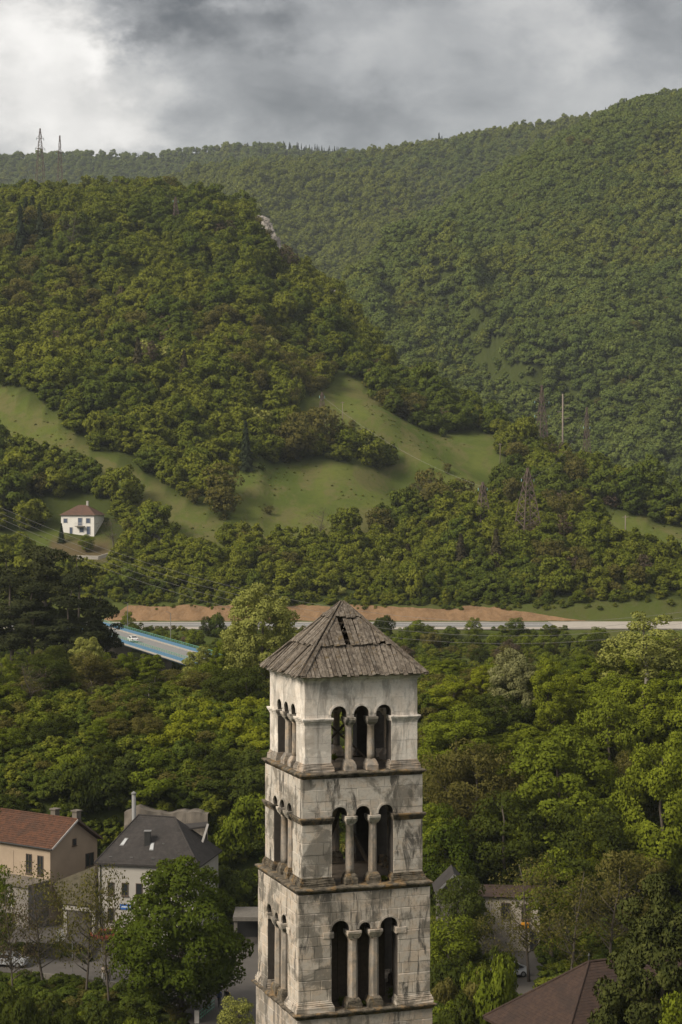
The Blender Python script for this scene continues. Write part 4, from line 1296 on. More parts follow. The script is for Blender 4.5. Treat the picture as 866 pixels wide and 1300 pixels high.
def tiled(mb, a, b, c, d_, rows, cols, th=.05, seed=0, jitter=.02):
    """tiles over the quad a-b (eave) to d-c (ridge); each tile its own little wedge"""
    a, b, c, d_ = map(Vector, (a, b, c, d_)); rg = random.Random(seed)
    nrm = (b - a).cross(d_ - a).normalized()
    if nrm.z < 0: nrm = -nrm
    for r in range(rows):
        v0, v1 = r / rows, (r + 1.25) / rows
        l0, r0 = a.lerp(d_, v0), b.lerp(c, v0); l1, r1 = a.lerp(d_, min(v1, 1)), b.lerp(c, min(v1, 1))
        off = .5 if r % 2 else 0
        for q in range(-1, cols + 1):
            u0 = max(0, (q + off) / cols); u1 = min(1, (q + off + .96) / cols)
            if u1 <= u0 + .002: continue
            lift = th + rg.uniform(0, jitter)
            p = [l0.lerp(r0, u0) + nrm * lift, l0.lerp(r0, u1) + nrm * lift, l1.lerp(r1, u1) + nrm * .012, l1.lerp(r1, u0) + nrm * .012]
            p += [l0.lerp(r0, u0), l0.lerp(r0, u1)]
            mb.add(p, [(0, 1, 2, 3), (4, 5, 1, 0)])

# ------------------------------------------------------------------ cream house with the orange tiled roof
Kc = Vector((-34.2, 222.0, 0)); gd = Vector((5.1, 7.0, 0)).normalized(); fd = Vector((-7.0, 5.1, 0)).normalized()
W_, L_ = 8.0, 15.0; zE = 18.5; zR = 21.4
hs = world_root('tiled_house', (Kc.x, Kc.y, G), 'cream plastered house with orange clay tiled gable roof and two chimneys', 'house')
inset = .35
c0 = Kc + gd * inset + fd * inset; c1 = Kc + gd * (W_ + .35) + fd * inset; c2 = c1 + fd * L_; c3 = c0 + fd * L_
def wall_poly(name, pts, mat, parent, th=.3):
    nrm = (Vector(pts[1]) - Vector(pts[0])).cross(Vector(pts[2]) - Vector(pts[0])).normalized()
    return MB().slab(pts, nrm, th).build(name, mat, parent)
zb_ = G - .3
mb = MB()
V8 = [Vector((p.x, p.y, z)) for z in (zb_, zE - .1) for p in (c0, c1, c2, c3)]
mid0 = (c0 + c1) / 2; mid1 = (c2 + c3) / 2
V8 += [Vector((mid0.x, mid0.y, zR - .25)), Vector((mid1.x, mid1.y, zR - .25))]
mb.add(V8, [(0, 1, 5, 8, 4), (1, 2, 6, 5), (2, 3, 7, 9, 6), (3, 0, 4, 7), (4, 8, 9, 7), (5, 6, 9, 8), (3, 2, 1, 0)])
mb.build('wall', PINKW, hs)
e0 = Kc - fd * .3; e1 = Kc + gd * 8.7 - fd * .3; rr0 = Kc + gd * 4.35 - fd * .3
def V3(p, z): return Vector((p.x, p.y, z))
LL = L_ + .9
rf = MB()
rf.slab([V3(e0, zE), V3(rr0, zR), V3(rr0 + fd * LL, zR), V3(e0 + fd * LL, zE)], (Vector((0, 0, 1)) * 4.35 - gd * 2.9), .14)
rf.slab([V3(e1, zE), V3(e1 + fd * LL, zE), V3(rr0 + fd * LL, zR), V3(rr0, zR)], (Vector((0, 0, 1)) * 4.35 + gd * 2.9), .14)
ro = rf.build('roof', TILE, hs)
tl = MB()
tiled(tl, V3(e0, zE), V3(e0 + fd * LL, zE), V3(rr0 + fd * LL, zR), V3(rr0, zR), 15, 50, .06, 1)
tiled(tl, V3(e1, zE), V3(e1 + fd * LL, zE), V3(rr0 + fd * LL, zR), V3(rr0, zR), 15, 50, .06, 2)
t_ = tl.build('roof_tiles', TILE, hs); t_['kind'] = 'stuff'
MB().tube([V3(rr0, zR + .04), V3(rr0 + fd * LL, zR + .04)], .12, 8).build('ridge_cap', TILE, hs)
MB().beam(V3(e0 - fd * .02, zE - .03), V3(rr0 - fd * .02, zR - .03), .06, .22).build('bargeboard', WFW, hs)
MB().beam(V3(e1 - fd * .02, zE - .03), V3(rr0 - fd * .02, zR - .03), .06, .22).build('bargeboard', WFR, hs)
MB().tube([V3(e0 - gd * .06, zE - .05), V3(e0 - gd * .06 + fd * LL, zE - .05)], .08, 8).build('gutter', BLACKM, hs)
for q, off in ((4.2, .4), (1.2, 1.0)):
    p = rr0 + fd * q + gd * off
    ch = MB().box((-.38, -.38, -1.0), (.38, .38, .75), math.atan2(gd.y, gd.x), (p.x, p.y, zR)).build('chimney', CONC, hs)
    MB().box((-.5, -.5, .75), (.5, .5, .9), math.atan2(gd.y, gd.x), (p.x, p.y, zR)).build('chimney_cap', CONC, ch).matrix_parent_inverse = Matrix.Identity(4)
FA = Facade(V3(c0, 0), (-fd.x, -fd.y), hs)       # front wall, a measured from the corner (negative = along the house)
FA.o = V3(c3, 0)
for a in (L_ - 1.6, L_ - 3.5, L_ - 9.7):
    FA.window(a - .42, a + .42, 15.2, 17.4, WFR, GLASS)
FA.box('blind_niche', L_ - 7.2, L_ - 6.1, 15.0, 17.6, 0, .04, PINKW)
FG = Facade(V3(c0, 0), (gd.x, gd.y), hs)
FG.window(3.8, 4.3, 18.3, 19.0, WFR, GLASS, False)
FG.window(6.0, 7.3, 15.4, 16.9, WFR, GLASS)
settle(hs)
# lower annex with a flat concrete roof in front of it
an = world_root('house_annex', (Kc.x, Kc.y - 3, G), 'grey white flat roofed annex below the cream house', 'building')
a0 = Kc - gd * 3.0 + fd * .6; A_ = Facade(V3(a0 + fd * 9.0, 0), (-fd.x, -fd.y), an)
A_.box('wall', 0, 9.0, G - .2, 14.4, -3.4, 0, GREYW)
A_.box('flat_roof', -.3, 9.3, 14.4, 14.75, -3.4, .35, CONC)
A_.window(5.9, 6.7, 11.9, 13.3, WFW, GLASS)
A_.box('door', 1.2, 2.2, G + .3, 12.2, 0, .05, WFR)
settle(an)
# ivy covered lean-to and carport between the houses
lt = world_root('lean_to_shed', (-31.5, 219.5, G), 'dark overgrown lean-to roof and open garage between the two houses', 'shed')
p0 = at(66, 1118, 222.5); p1 = at(123, 1098, 222.0); 
mb = MB(); mb.slab([at(66, 1121, 223), at(80, 1147, 217.5), at(121, 1151, 217), at(121, 1099, 223)], (0, -.5, 1), .15)
mb.build('roof', plain('mossy_shed_roof', (.060, .052, .034), .95, var=.35, scale=1.5), lt)
q0 = at(80, 1150, 217.6); q1 = at(121, 1154, 217.2)
MB().beam((q0.x, q0.y, q0.z - .15), (q1.x, q1.y, q1.z - .15), .25, .4).build('lintel', WHITEW, lt)
for px_ in (83, 119):
    q = at(px_, 1154, 217.5); MB().box((-.18, -.18, G - .2), (.18, .18, q.z - .2), 0, (q.x, q.y, 0)).build('post', WHITEW, lt)
MB().box((-2.2, 0, G), (2.4, .2, 12.9), 0, (-29.9, 221.6, 0)).build('back_wall', STN, lt)
settle(lt)
# ------------------------------------------------------------------ white house with dark hipped roof
wh = world_root('hip_roof_house', (-23, 219, G), 'white house with dark grey hipped roof, skylights and black chimney', 'house')
FLc = at(119.5, 1096, 218.0); zE2 = FLc.z
FRc = Vector((-16.2, 215.6, zE2)); dx = (FRc - FLc).normalized(); dy = Vector((-dx.y, dx.x, 0))
BL = FLc + dy * 10.5; BR = FRc + dy * 10.5
R1 = at(176, 1041, 224.2); R2 = at(222, 1031.5, 222.5); zr2 = (R1.z + R2.z) / 2
ins = .4
w0 = FLc + dx * ins + dy * ins; w1 = FRc - dx * ins + dy * ins; w2 = BR - dx * ins - dy * ins; w3 = BL + dx * ins - dy * ins
mb = MB(); mb.add([V3(p, z) for z in (G - .3, zE2 - .06) for p in (w0, w1, w2, w3)], [(0, 3, 2, 1), (4, 5, 6, 7), (0, 1, 5, 4), (1, 2, 6, 5), (2, 3, 7, 6), (3, 0, 4, 7)])
mb.build('wall', WHITEW, wh)
mb = MB(); th_ = .14
R1.z = R2.z = zr2
VV = [FLc, FRc, BR, BL, R1, R2]; VV2 = [v - Vector((0, 0, th_)) for v in VV]
mb.add(VV + VV2, [(0, 1, 5, 4), (1, 2, 5), (2, 3, 4, 5), (3, 0, 4), (6, 9, 8, 7), (0, 6, 7, 1), (1, 7, 8, 2), (2, 8, 9, 3), (3, 9, 6, 0)])
mb.build('roof', SLATE, wh)
tl = MB()
tiled(tl, FLc, FRc, R2, R1, 22, 30, .035, 3, .008); tiled(tl, BL, FLc, R1, R1 + (FLc - BL) * .001, 22, 24, .035, 4, .008); tiled(tl, FRc, BR, R2, R2 + Vector((.001, 0, 0)), 22, 24, .035, 5, .008)
t_ = tl.build('roof_shingles', SLATE, wh); t_['kind'] = 'stuff'
for a, b in ((FLc, R1), (FRc, R2), (R1, R2)):
    MB().tube([a + Vector((0, 0, .05)), b + Vector((0, 0, .05))], .09, 6).build('ridge_cap', SLATE, wh)
nf = (FRc - FLc).cross(R1 - FLc).normalized()
def on_front(u, v): 
    return FLc.lerp(FRc, u).lerp(R1.lerp(R2, u), v)
for u, v in ((.12, .35), (.5, .28)):
    p = on_front(u, v); q = on_front(u + .05, v); r_ = on_front(u + .05, v + .16); s_ = on_front(u, v + .16)
    o = MB().slab([x_ + nf * .16 for x_ in (p, q, r_, s_)], nf, .14).build('skylight', METAL, wh)
    MB().slab([x_ + nf * .175 for x_ in (p.lerp(r_, .12), q.lerp(s_, .12), r_.lerp(p, .12), s_.lerp(q, .12))], nf, .01).build('pane', plain('skylight_glass', (.35, .36, .37), .25), o)
for i, (u, v) in enumerate([(.1 + .11 * j, .12 + .3 * (j % 2)) for j in range(7)]):
    p = on_front(u, v); q = on_front(u + .03, v)
    MB().slab([x_ + nf * .1 for x_ in (p, q, q + Vector((0, .1, .12)), p + Vector((0, .1, .12)))], nf, .06).build('snow_guard', BLACKM, wh)
cp = on_front(.46, .42)
o = MB().box((-.35, -.35, -.8), (.35, .35, 1.5), 0, tuple(cp)).build('chimney', BLACKM, wh)
MB().box((-.42, -.42, 1.5), (.42, .42, 1.6), 0, tuple(cp)).build('chimney_cap', METAL, o)
FW = Facade(V3(w0, 0), (dx.x, dx.y), wh)
for zz in (11.0, 14.0):
    for a in (1.5, 3.2, 4.9, 8.0, 10.0):
        if zz < 12 and a in (3.2,): continue
        FW.window(a - .33, a + .33, zz, zz + 1.35, WFR, GLASS, False)
MB().tube([FW.pt(.25, G, .1), FW.pt(.25, zE2 - .2, .1)], .06, 6).build('downpipe', BLACKM, wh)
sg = FW.box('street_sign', 2.6, 4.1, 12.35, 12.95, .05, .1, plain('sign_blue', (.03, .10, .32), .5))
FW.box('sign_band', 2.75, 3.95, 12.58, 12.72, .1, .112, plain('sign_lettering', (.45, .52, .62), .6), sg)
settle(wh)
# canopy at the back right of the white house
cn = world_root('steel_canopy', (-15, 224, 17), 'small dark flat canopy with pale end board behind the white house', 'canopy')
cpt = [at(233, 1046, 226.5), at(263, 1043, 226.5), at(265, 1048, 223.0), at(236, 1052, 223.0)]
MB().slab(cpt, (0, 0, 1), .22).build('roof', SLATE, cn)
MB().beam(at(264, 1046, 222.9), at(256, 1072, 222.9), .25, .12).build('end_board', WFW, cn)
for px_ in (238, 262):
    q = at(px_, 1049, 226.2); MB().box((-.1, -.1, Hs(q.x, 226.2) - .2), (.1, .1, q.z - .1), 0, (q.x, q.y, 0)).build('post', BLACKM, cn)
settle(cn)
# steel flue
fl = world_root('metal_flue', tuple(at(170, 1050, 230.4)), 'tall galvanised metal flue standing before the concrete rock wall', 'flue')
fb = at(170, 1046, 230.4); ft = at(170, 1008, 230.4)
MB().tube([(fb.x, fb.y, 8.6), ft], .26, 10).build('pipe', METAL, fl, True)
MB().lathe([(.34, 0), (.34, .12), (.05, .34)], 10, tuple(ft)).build('cowl', METAL, fl)
settle(fl)
# retaining wall / sprayed rock face
nx_, nz_ = 46, 16
p_l = at(158, 1040, 232.2); p_r = at(264, 1040, 232.2)
V = []
for j in range(nz_ + 1):
    f_ = j / nz_
    for i in range(nx_ + 1):
        g_ = i / nx_; x_ = p_l.x + (p_r.x - p_l.x) * g_
        top = 21.6 + 1.6 * float(fbm(np.array([x_ / 2.5]), np.array([0.0]), 4, 3)[0]) - 1.2
        z_ = 8.4 + (top - 8.4) * f_
        y_ = 231.6 + f_ * 1.3 - 1.5 * float(fbm(np.array([x_ / 3.0]), np.array([z_ / 3.0]), 9, 4)[0])
        V.append((x_, y_, z_))
base_n = len(V)
V += [(p_l.x + (p_r.x - p_l.x) * i / nx_, 236.5, V[nz_ * (nx_ + 1) + i][2] - .3) for i in range(nx_ + 1)]
ii = np.arange((nz_ + 2) * (nx_ + 1)).reshape(nz_ + 2, nx_ + 1)
Q = np.stack([ii[:-1, :-1], ii[:-1, 1:], ii[1:, 1:], ii[1:, :-1]], -1).reshape(-1, 4)
tag(link('rock_cliff', np_mesh('rock_cliff', np.array(V), Q, mats=[CONC], smooth=False)), 'bare grey brown rock and concrete face behind the white house', 'rock wall')

# ------------------------------------------------------------------ right side: stone house, shed, shingle roof
sh_ = world_root('stone_house', tuple(at_z(650, 1192, G)), 'pale stone house with two dark windows half hidden by young trees', 'house')
o_ = at(611, 1190, 214.0); o_.z = 0; FS_ = Facade(o_, (1, -.10), sh_)
FS_.box('wall', 0, 6.6, G - .2, 14.7, -6, 0, plain('rough_white_stone', (.30, .27, .23), .95, var=.22, scale=2.5, bump=.6))
FS_.window(2.3, 3.2, 12.4, 13.9, WFR, GLASS); FS_.window(4.6, 5.5, 12.2, 13.8, WFR, GLASS)
FS_.box('doorway', 5.5, 6.4, G, 10.8, 0, .04, GLASS)
sgn = FS_.box('shop_sign', 4.5, 5.4, 11.2, 11.8, .05, .3, plain('sign_orange', (.62, .27, .02), .5))
mb = MB()
A0, A1, A2, A3 = FS_.pt(-.4, 14.7, .4), FS_.pt(7.0, 14.7, .4), FS_.pt(7.0, 14.7, -6.4), FS_.pt(-.4, 14.7, -6.4)
Rm0, Rm1 = FS_.pt(2.4, 15.0, -3), FS_.pt(4.6, 15.0, -3)
mb.add([A0, A1, A2, A3, Rm0, Rm1], [(0, 1, 5, 4), (1, 2, 5), (2, 3, 4, 5), (3, 0, 4), (3, 2, 1, 0)])
mb.build('roof', SHING, sh_)
settle(sh_)
sd2 = world_root('gable_shed', tuple(at_z(560, 1190, G)), 'small dark shed with pale roof edge overgrown by ivy', 'shed')
s0 = at(552, 1136, 206); s1 = at(577, 1111, 206); s2 = at(597, 1132, 206)
rgt = Vector((0, 6, 0))
mb = MB(); mb.slab([s0, s1, s1 + rgt, s0 + rgt], (-1, 0, 1), .12); mb.slab([s1, s2, s2 + rgt, s1 + rgt], (1, 0, 1), .12); mb.build('roof', SLATE, sd2)
MB().beam(s0 + Vector((0, -.06, .0)), s1 + Vector((0, -.06, .0)), .08, .2).build('bargeboard', METAL, sd2)
MB().beam(s1 + Vector((0, -.06, .0)), s2 + Vector((0, -.06, .0)), .08, .2).build('bargeboard', METAL, sd2)
mb = MB(); wp = [(s0.x + .4, G - .2), (s2.x - .4, G - .2), (s2.x - .4, s2.z), (s1.x, s1.z - .2), (s0.x + .4, s0.z)]
mb.add([(x_, 206.3, z_) for x_, z_ in wp] + [(x_, 211.5, z_) for x_, z_ in wp], [tuple(range(5)), tuple(range(9, 4, -1))] + [(i, 5 + i, 5 + (i + 1) % 5, (i + 1) % 5) for i in range(5)])
mb.build('wall', STN, sd2)
settle(sd2)
br = world_root('shingle_house', (23, 160, 9), 'house with brown shingled hipped roof beside the dark evergreen tree', 'house')
rd = Vector((.915, .404, 0)); C1 = Vector((17.5, 150.0, 15.3)); C2 = Vector((12.2, 162.0, 15.3))
P0 = Vector((20.9, 159.0, 20.75)); P1 = P0 + rd * 8; C3 = C1 + rd * 20.5; C4 = C2 + rd * 20.5
mb = MB(); vv = [C1, C2, C4, C3, P0, P1]
mb.add(vv + [v - Vector((0, 0, .2)) for v in vv[:4]], [(1, 0, 4), (0, 3, 5, 4), (3, 2, 5), (2, 1, 4, 5), (6, 7, 8, 9), (0, 1, 7, 6), (1, 2, 8, 7), (2, 3, 9, 8), (3, 0, 6, 9)])
mb.build('roof', SHING, br)
tl = MB(); e_ = Vector((.001, 0, 0))
tiled(tl, C1, C2, P0, P0 + e_, 30, 40, .03, 6, .012); tiled(tl, C1, C3, P1, P0, 30, 60, .03, 7, .012); tiled(tl, C2, C4, P1, P0, 30, 60, .03, 8, .012)
t_ = tl.build('roof_shingles', SHING, br); t_['kind'] = 'stuff'
for a, b in ((C1, P0), (C2, P0), (P0, P1), (C3, P1), (C4, P1)):
    MB().tube([a + Vector((0, 0, .04)), b + Vector((0, 0, .06))], .11, 6).build('ridge_cap', SHING, br)
MB().lathe([(.05, -.1), (.05, .5), (.12, .55), (.02, .8)], 8, tuple(P0)).build('finial', BLACKM, br)
cc_ = (C1 + C2 + C3 + C4) / 4
mb = MB(); q4 = [cc_.lerp(c_, .92) for c_ in (C1, C3, C4, C2)]
mb.add([V3(p, z) for z in (7.5, 15.15) for p in q4], [(0, 3, 2, 1), (4, 5, 6, 7), (0, 1, 5, 4), (1, 2, 6, 5), (2, 3, 7, 6), (3, 0, 4, 7)])
mb.build('wall', GREYW, br)
settle(br)
# dark footbridge / underpass edge right of the big tree
ub = world_root('dark_garage', tuple(at_z(310, 1190, G)), 'low dark open garage with pale slab roof beside the tower', 'garage')
u0 = at(296, 1166, 216); u1 = at(352, 1166, 216)
MB().box((u0.x, 215.5, u0.z - .2), (u1.x, 221, u0.z + .25)).build('slab_roof', STN, ub)
MB().box((u0.x + .2, 220.4, G - .1), (u1.x - .2, 220.8, u0.z - .2)).build('back_wall', BLACKM, ub)
for xx in (u0.x + .3, u1.x - .3): MB().box((xx - .2, 215.7, G - .1), (xx + .2, 216.1, u0.z - .2)).build('post', STN, ub)
settle(ub)

# ------------------------------------------------------------------ houses on the hillside
hp = on_ground(100, 677)
hw = 47 * hp.y / F
hh = empty('hillside_house', hp, R(-12))
tag(hh, 'white two storey house with brown red hipped roof on the hillside', 'house')
hz = 22.5 * hp.y / F
MB().box((-hw * .47, -1, -2.5), (hw * .47, 8, hz)).build('wall', plain('plaster_bright_white', (.62, .60, .57), .95, var=.05, scale=.5), hh)
mb = MB(); o_ = .5; zc_ = hz
q = [(-hw * .47 - o_, -1 - o_, zc_), (hw * .47 + o_, -1 - o_, zc_), (hw * .47 + o_, 8 + o_, zc_), (-hw * .47 - o_, 8 + o_, zc_)]
rp = [(-hw * .12, 3.5, zc_ + 3.0), (hw * .12, 3.5, zc_ + 3.0)]
mb.add(q + rp, [(0, 1, 5, 4), (1, 2, 5), (2, 3, 4, 5), (3, 0, 4), (3, 2, 1, 0)])
r_ = mb.build('roof', REDTILE, hh)
MB().box((1.2, 3.2, zc_ + 2), (1.8, 3.8, zc_ + 4.2)).build('chimney', WHITEW, r_)
BLUEGL = plain('window_glass_blue', (.07, .09, .14), .3, spec=.5)
for a, b, c_, e_ in ((-4.3, -3.2, 3.0, 4.2), (.2, 1.4, 2.2, 4.4), (2.7, 3.9, 2.9, 4.3), (-2.4, -1.6, -.2, 1.6), (.7, 1.9, .2, 1.5), (2.9, 3.9, -.4, 1.9)):
    w_ = MB().box((a, -1.06, c_), (b, -.98, e_)).build('window', BLUEGL, hh)
    m_ = MB(); m_.box((a - .12, -1.1, c_ - .12), (a, -1.0, e_ + .12)); m_.box((b, -1.1, c_ - .12), (b + .12, -1.0, e_ + .12)); m_.box((a, -1.1, e_), (b, -1.0, e_ + .12)); m_.build('frame', WFW, w_)
b_ = MB().box((-.4, -2.3, 1.85), (2.3, -1.0, 2.05)).build('balcony', CONC, hh)
m_ = MB(); m_.box((-.4, -2.3, 2.9), (2.3, -2.22, 3.0))
for i in range(10): m_.box((-.4 + i * .29, -2.28, 2.05), (-.36 + i * .29, -2.24, 2.9))
m_.build('railing', WFW, b_)
# driveway wall below it
dwp = [on_ground(98, 711), on_ground(125, 710), on_ground(140, 706), on_ground(158, 702)]
mb = MB()
for a, b in zip(dwp[:-1], dwp[1:]): mb.beam(a + Vector((0, 0, .3)), b + Vector((0, 0, .3)), .5, 1.3)
tag(mb.build('garden_wall', plain('pale_concrete', (.36, .33, .29), .95)), 'pale low retaining wall along the track below the hillside house', 'wall')
sp_ = on_ground(206, 692)
sh3 = empty('hillside_shed', sp_, R(10)); tag(sh3, 'small grey roofed shed with pale wall among hillside trees', 'shed')
MB().box((-2.6, -2, -1), (2.6, 2, 2.6)).build('wall', GREYW, sh3)
mb = MB(); mb.add([(-3.1, -2.5, 2.6), (3.1, -2.5, 2.6), (3.1, 2.5, 2.6), (-3.1, 2.5, 2.6), (-3.1, 0, 4.2), (3.1, 0, 4.2)], [(0, 1, 5, 4), (1, 2, 5), (2, 3, 4, 5), (3, 0, 4), (3, 2, 1, 0)]); mb.build('roof', SLATE, sh3)
MB().box((-.6, -2.06, -1), (.5, -1.98, 1.4)).build('door', BLACKM, sh3)

# ------------------------------------------------------------------ blue bridge
bd = Vector((28, -78, 0)).normalized(); bn = Vector((-bd.y, bd.x, 0))       # bn points right-far
B0 = Vector((-67, 490.5, 26.6)); BLn = 169.0
bl = world_root('road_bridge', tuple(B0), 'road bridge with bright blue side girders and green handrail', 'bridge')
BLUE = plain('bridge_blue_paint', (.07, .16, .26), .6, var=.06)
GREENP = plain('railing_green_paint', (.10, .24, .17), .6)
B1 = B0 + bd * BLn
def bpt(l, s, z=0): return B0 + bd * l + bn * s + Vector((0, 0, z))
MB().slab([bpt(0, -4.6, .1), bpt(BLn, -4.6, .1), bpt(BLn, 4.6, .1), bpt(0, 4.6, .1)], (0, 0, 1), .5).build('deck', ASPH2, bl)
for s in (-4.5, 4.5):
    MB().slab([bpt(0, s - .9, .26), bpt(BLn, s - .9, .26), bpt(BLn, s + .45, .26), bpt(0, s + .45, .26)], (0, 0, 1), .16).build('footway', GRAVEL, bl)
    g_ = MB(); g_.beam(bpt(0, s, .25), bpt(BLn, s, .25), .3, 1.25); gi = g_.build('side_girder', BLUE, bl)
    r_ = MB(); r_.beam(bpt(0, s, 1.45), bpt(BLn, s, 1.45), .09); r_.beam(bpt(0, s, 1.15), bpt(BLn, s, 1.15), .06)
    for q in range(0, int(BLn), 2): r_.beam(bpt(q, s, .8), bpt(q, s, 1.45), .07)
    r_.build('handrail', GREENP, gi)
for l in (40, 78, 116):
    p = bpt(l, 0); gz_ = Hs(p.x, p.y) - .5
    MB().box((-3.2, -.7, gz_ - 26.6), (3.2, .7, -.75), math.atan2(bn.y, bn.x), (p.x, p.y, 26.6)).build('pier', CONC, bl)
for l in (28, 70):
    m_ = MB(); m_.tube([bpt(l, 5.2, 0), bpt(l, 5.2, 7.0), bpt(l, 4.2, 7.4)], [.09, .06, .05], 6); m_.build('lamp_post', METAL, bl)
settle(bl)

# ------------------------------------------------------------------ cars
TYRE = plain('tyre_rubber', (.02, .02, .02), .9)
def car(loc, rz, paint, label, kind=0):
    c = empty('parked_car' if kind == 0 else 'moving_car', loc, rz); tag(c, label, 'car')
    L, Wd = 4.2, 1.72
    prof = [(-2.1, .35), (-2.1, .78), (-1.95, .92), (-1.2, .98), (-.55, 1.44), (.95, 1.48), (1.75, 1.05), (2.08, .95), (2.1, .4), (1.75, .28), (-1.8, .28)]
    mb = MB(); n = len(prof)
    def ring(s, k): return [(x, s * Wd / 2 * (1 if z < 1.0 else .86) * k, z) for x, z in prof]
    V = ring(-1, 1) + ring(1, 1)
    mb.add(V, [tuple(range(n)), tuple(range(2 * n - 1, n - 1, -1))] + [(i, n + i, n + (i + 1) % n, (i + 1) % n) for i in range(n)])
    b = mb.build('body', paint, c)
    bm = bmesh.new(); bm.from_mesh(b.data); bmesh.ops.recalc_face_normals(bm, faces=bm.faces[:]); bmesh.ops.bevel(bm, geom=bm.edges[:], offset=.06, segments=2, affect='EDGES'); bm.to_mesh(b.data); bm.free()
    for s in (-1, 1):
        y_ = s * (Wd / 2 * .93 + .012)
        MB().add([(-1.0, y_ * 1.02, 1.0), (1.45, y_ * 1.02, 1.04), (.85, y_ * .97, 1.38), (-.5, y_ * .97, 1.36)], [(0, 1, 2, 3)]).build('side_window', GLASS, c)
        MB().box((-2.13, s * .5 - .16, .66), (-2.04, s * .5 + .16, .80)).build('headlight', METAL, c)
        MB().box((2.04, s * .6 - .12, .70), (2.12, s * .6 + .12, .88)).build('tail_light', plain('tail_light_red', (.25, .01, .01), .4), c)
        for x in (-1.3, 1.3):
            m_ = MB(); m_.tube([(x, s * .68, .32), (x, s * .88, .32)], .32, 14); w_ = m_.build('wheel', TYRE, c)
            m_ = MB(); m_.tube([(x, s * .87, .32), (x, s * .90, .32)], .19, 10); m_.build('rim', METAL, w_)
    MB().add([(-1.18, -.66, 1.0), (-1.18, .66, 1.0), (-.60, .60, 1.41), (-.60, -.60, 1.41)], [(0, 1, 2, 3)]).build('windscreen', GLASS, c)
    MB().add([(1.72, -.64, 1.09), (1.72, .64, 1.09), (1.02, .60, 1.46), (1.02, -.60, 1.46)], [(3, 2, 1, 0)]).build('rear_window', GLASS, c)
    return c
RED = plain('car_paint_red', (.19, .035, .018), .3, spec=.5, var=.02)
WHT = plain('car_paint_white', (.62, .62, .62), .3, spec=.5, var=.02)
SIL = plain('car_paint_silver', (.30, .31, .33), .3, spec=.5, var=.02)
BLU = plain('car_paint_blue', (.04, .13, .33), .3, spec=.5, var=.02)
p = at_z(138, 1195, G + .06); car(p, R(200), RED, 'red car parked before the white house beside the big tree')
p = at_z(12, 1226, G + .06); car(p, R(168), SIL, 'silver car on the street below the planted bank')
p = at_z(646, 1240, G + .06); car(p, R(25), SIL, 'silver car parked behind the young trees and the shingle roof')
p = at_z(588, 1256, G + .06); car(p, R(70), WHT, 'pale car parked among bushes near the tower foot')
p = bpt(62, -1.6, .1); car(p, math.atan2(bd.y, bd.x), WHT, 'white car driving across the blue bridge', 1)
p = at_z(42, 799, 26.1); car(p, R(15), WHT, 'white car on the valley road half hidden by the dark pines')
p = at_z(82, 801, 26.1); car(p, R(10), BLU, 'blue car on the valley road half hidden by the dark pines')

# ------------------------------------------------------------------ people
def person(loc, rz, top, legs, hair, label, stride=.12, bag=None, hgt=1.72):
    k = hgt / 1.72
    vs = [(0, 0, .98), (0, .01, 1.15), (0, 0, 1.38), (0, -.01, 1.50), (0, -.02, 1.58), (0, -.03, 1.72)]
    rad = [(.15, .115), (.14, .105), (.17, .115), (.06, .06), (.085, .10), (.055, .07)]
    ed = [(0, 1), (1, 2), (2, 3), (3, 4), (4, 5)]
    for s in (-1, 1):
        b = len(vs)
        vs += [(s * .19, 0, 1.40), (s * .235, -.01 + .04 * s, 1.12), (s * .24, -.07 + .09 * s, .90), (s * .235, -.10 + .1 * s, .80)]
        rad += [(.065, .065), (.048, .048), (.036, .036), (.040, .025)]
        ed += [(2, b), (b, b + 1), (b + 1, b + 2), (b + 2, b + 3)]
        b = len(vs)
        vs += [(s * .095, 0, .90), (s * .10, s * stride - .02, .50), (s * .10, s * stride * 1.5 + .03, .09), (s * .11, s * stride * 1.5 - .13, .035)]
        rad += [(.095, .10), (.065, .07), (.042, .045), (.045, .035)]
        ed += [(0, b), (b, b + 1), (b + 1, b + 2), (b + 2, b + 3)]
    me = bpy.data.meshes.new('body'); me.from_pydata([(x * k, y * k, z * k) for x, y, z in vs], ed, []); me.update()
    tmp = bpy.data.objects.new('tmp_body', me); COL.objects.link(tmp)
    md = tmp.modifiers.new('skin', 'SKIN'); md.use_smooth_shade = True
    for i, sv in enumerate(me.skin_vertices[0].data): sv.radius = (rad[i][0] * k, rad[i][1] * k); sv.use_root = (i == 0)
    sb = tmp.modifiers.new('sub', 'SUBSURF'); sb.levels = 1; sb.render_levels = 1
    dg = bpy.context.evaluated_depsgraph_get(); dg.update()
    body = bpy.data.meshes.new_from_object(tmp.evaluated_get(dg))
    bpy.data.objects.remove(tmp)
    SKIN = plain('skin', (.45, .29, .21), .6); SHOE = BLACKM
    body.materials.clear()
    for m in (SKIN, top, legs, SHOE, hair): body.materials.append(m)
    for pl in body.polygons:
        c = pl.center / k
        arm = abs(c.x) > .205
        if c.z > 1.66 or (c.z > 1.55 and c.y > .02): mi = 4
        elif c.z > 1.485: mi = 0
        elif arm and c.z < .87: mi = 0
        elif c.z > .93 or arm: mi = 1
        elif c.z > .075: mi = 2
        else: mi = 3
        pl.material_index = mi
    t = empty('person', loc, rz); tag(t, label, 'person')
    link('body', body, t)
    for s in (-1, 1): MB().lathe([(.008, -.012), (.013, 0), (.008, .012)], 6, (s * .032 * k, -.125 * k, 1.615 * k)).build('eye', BLACKM, t)
    if bag: MB().box((.1, .08, 1.02), (.3, .2, 1.34)).build('bag', bag, t)
    return t
CL = lambda n, c: plain('cloth_' + n, c, .9)
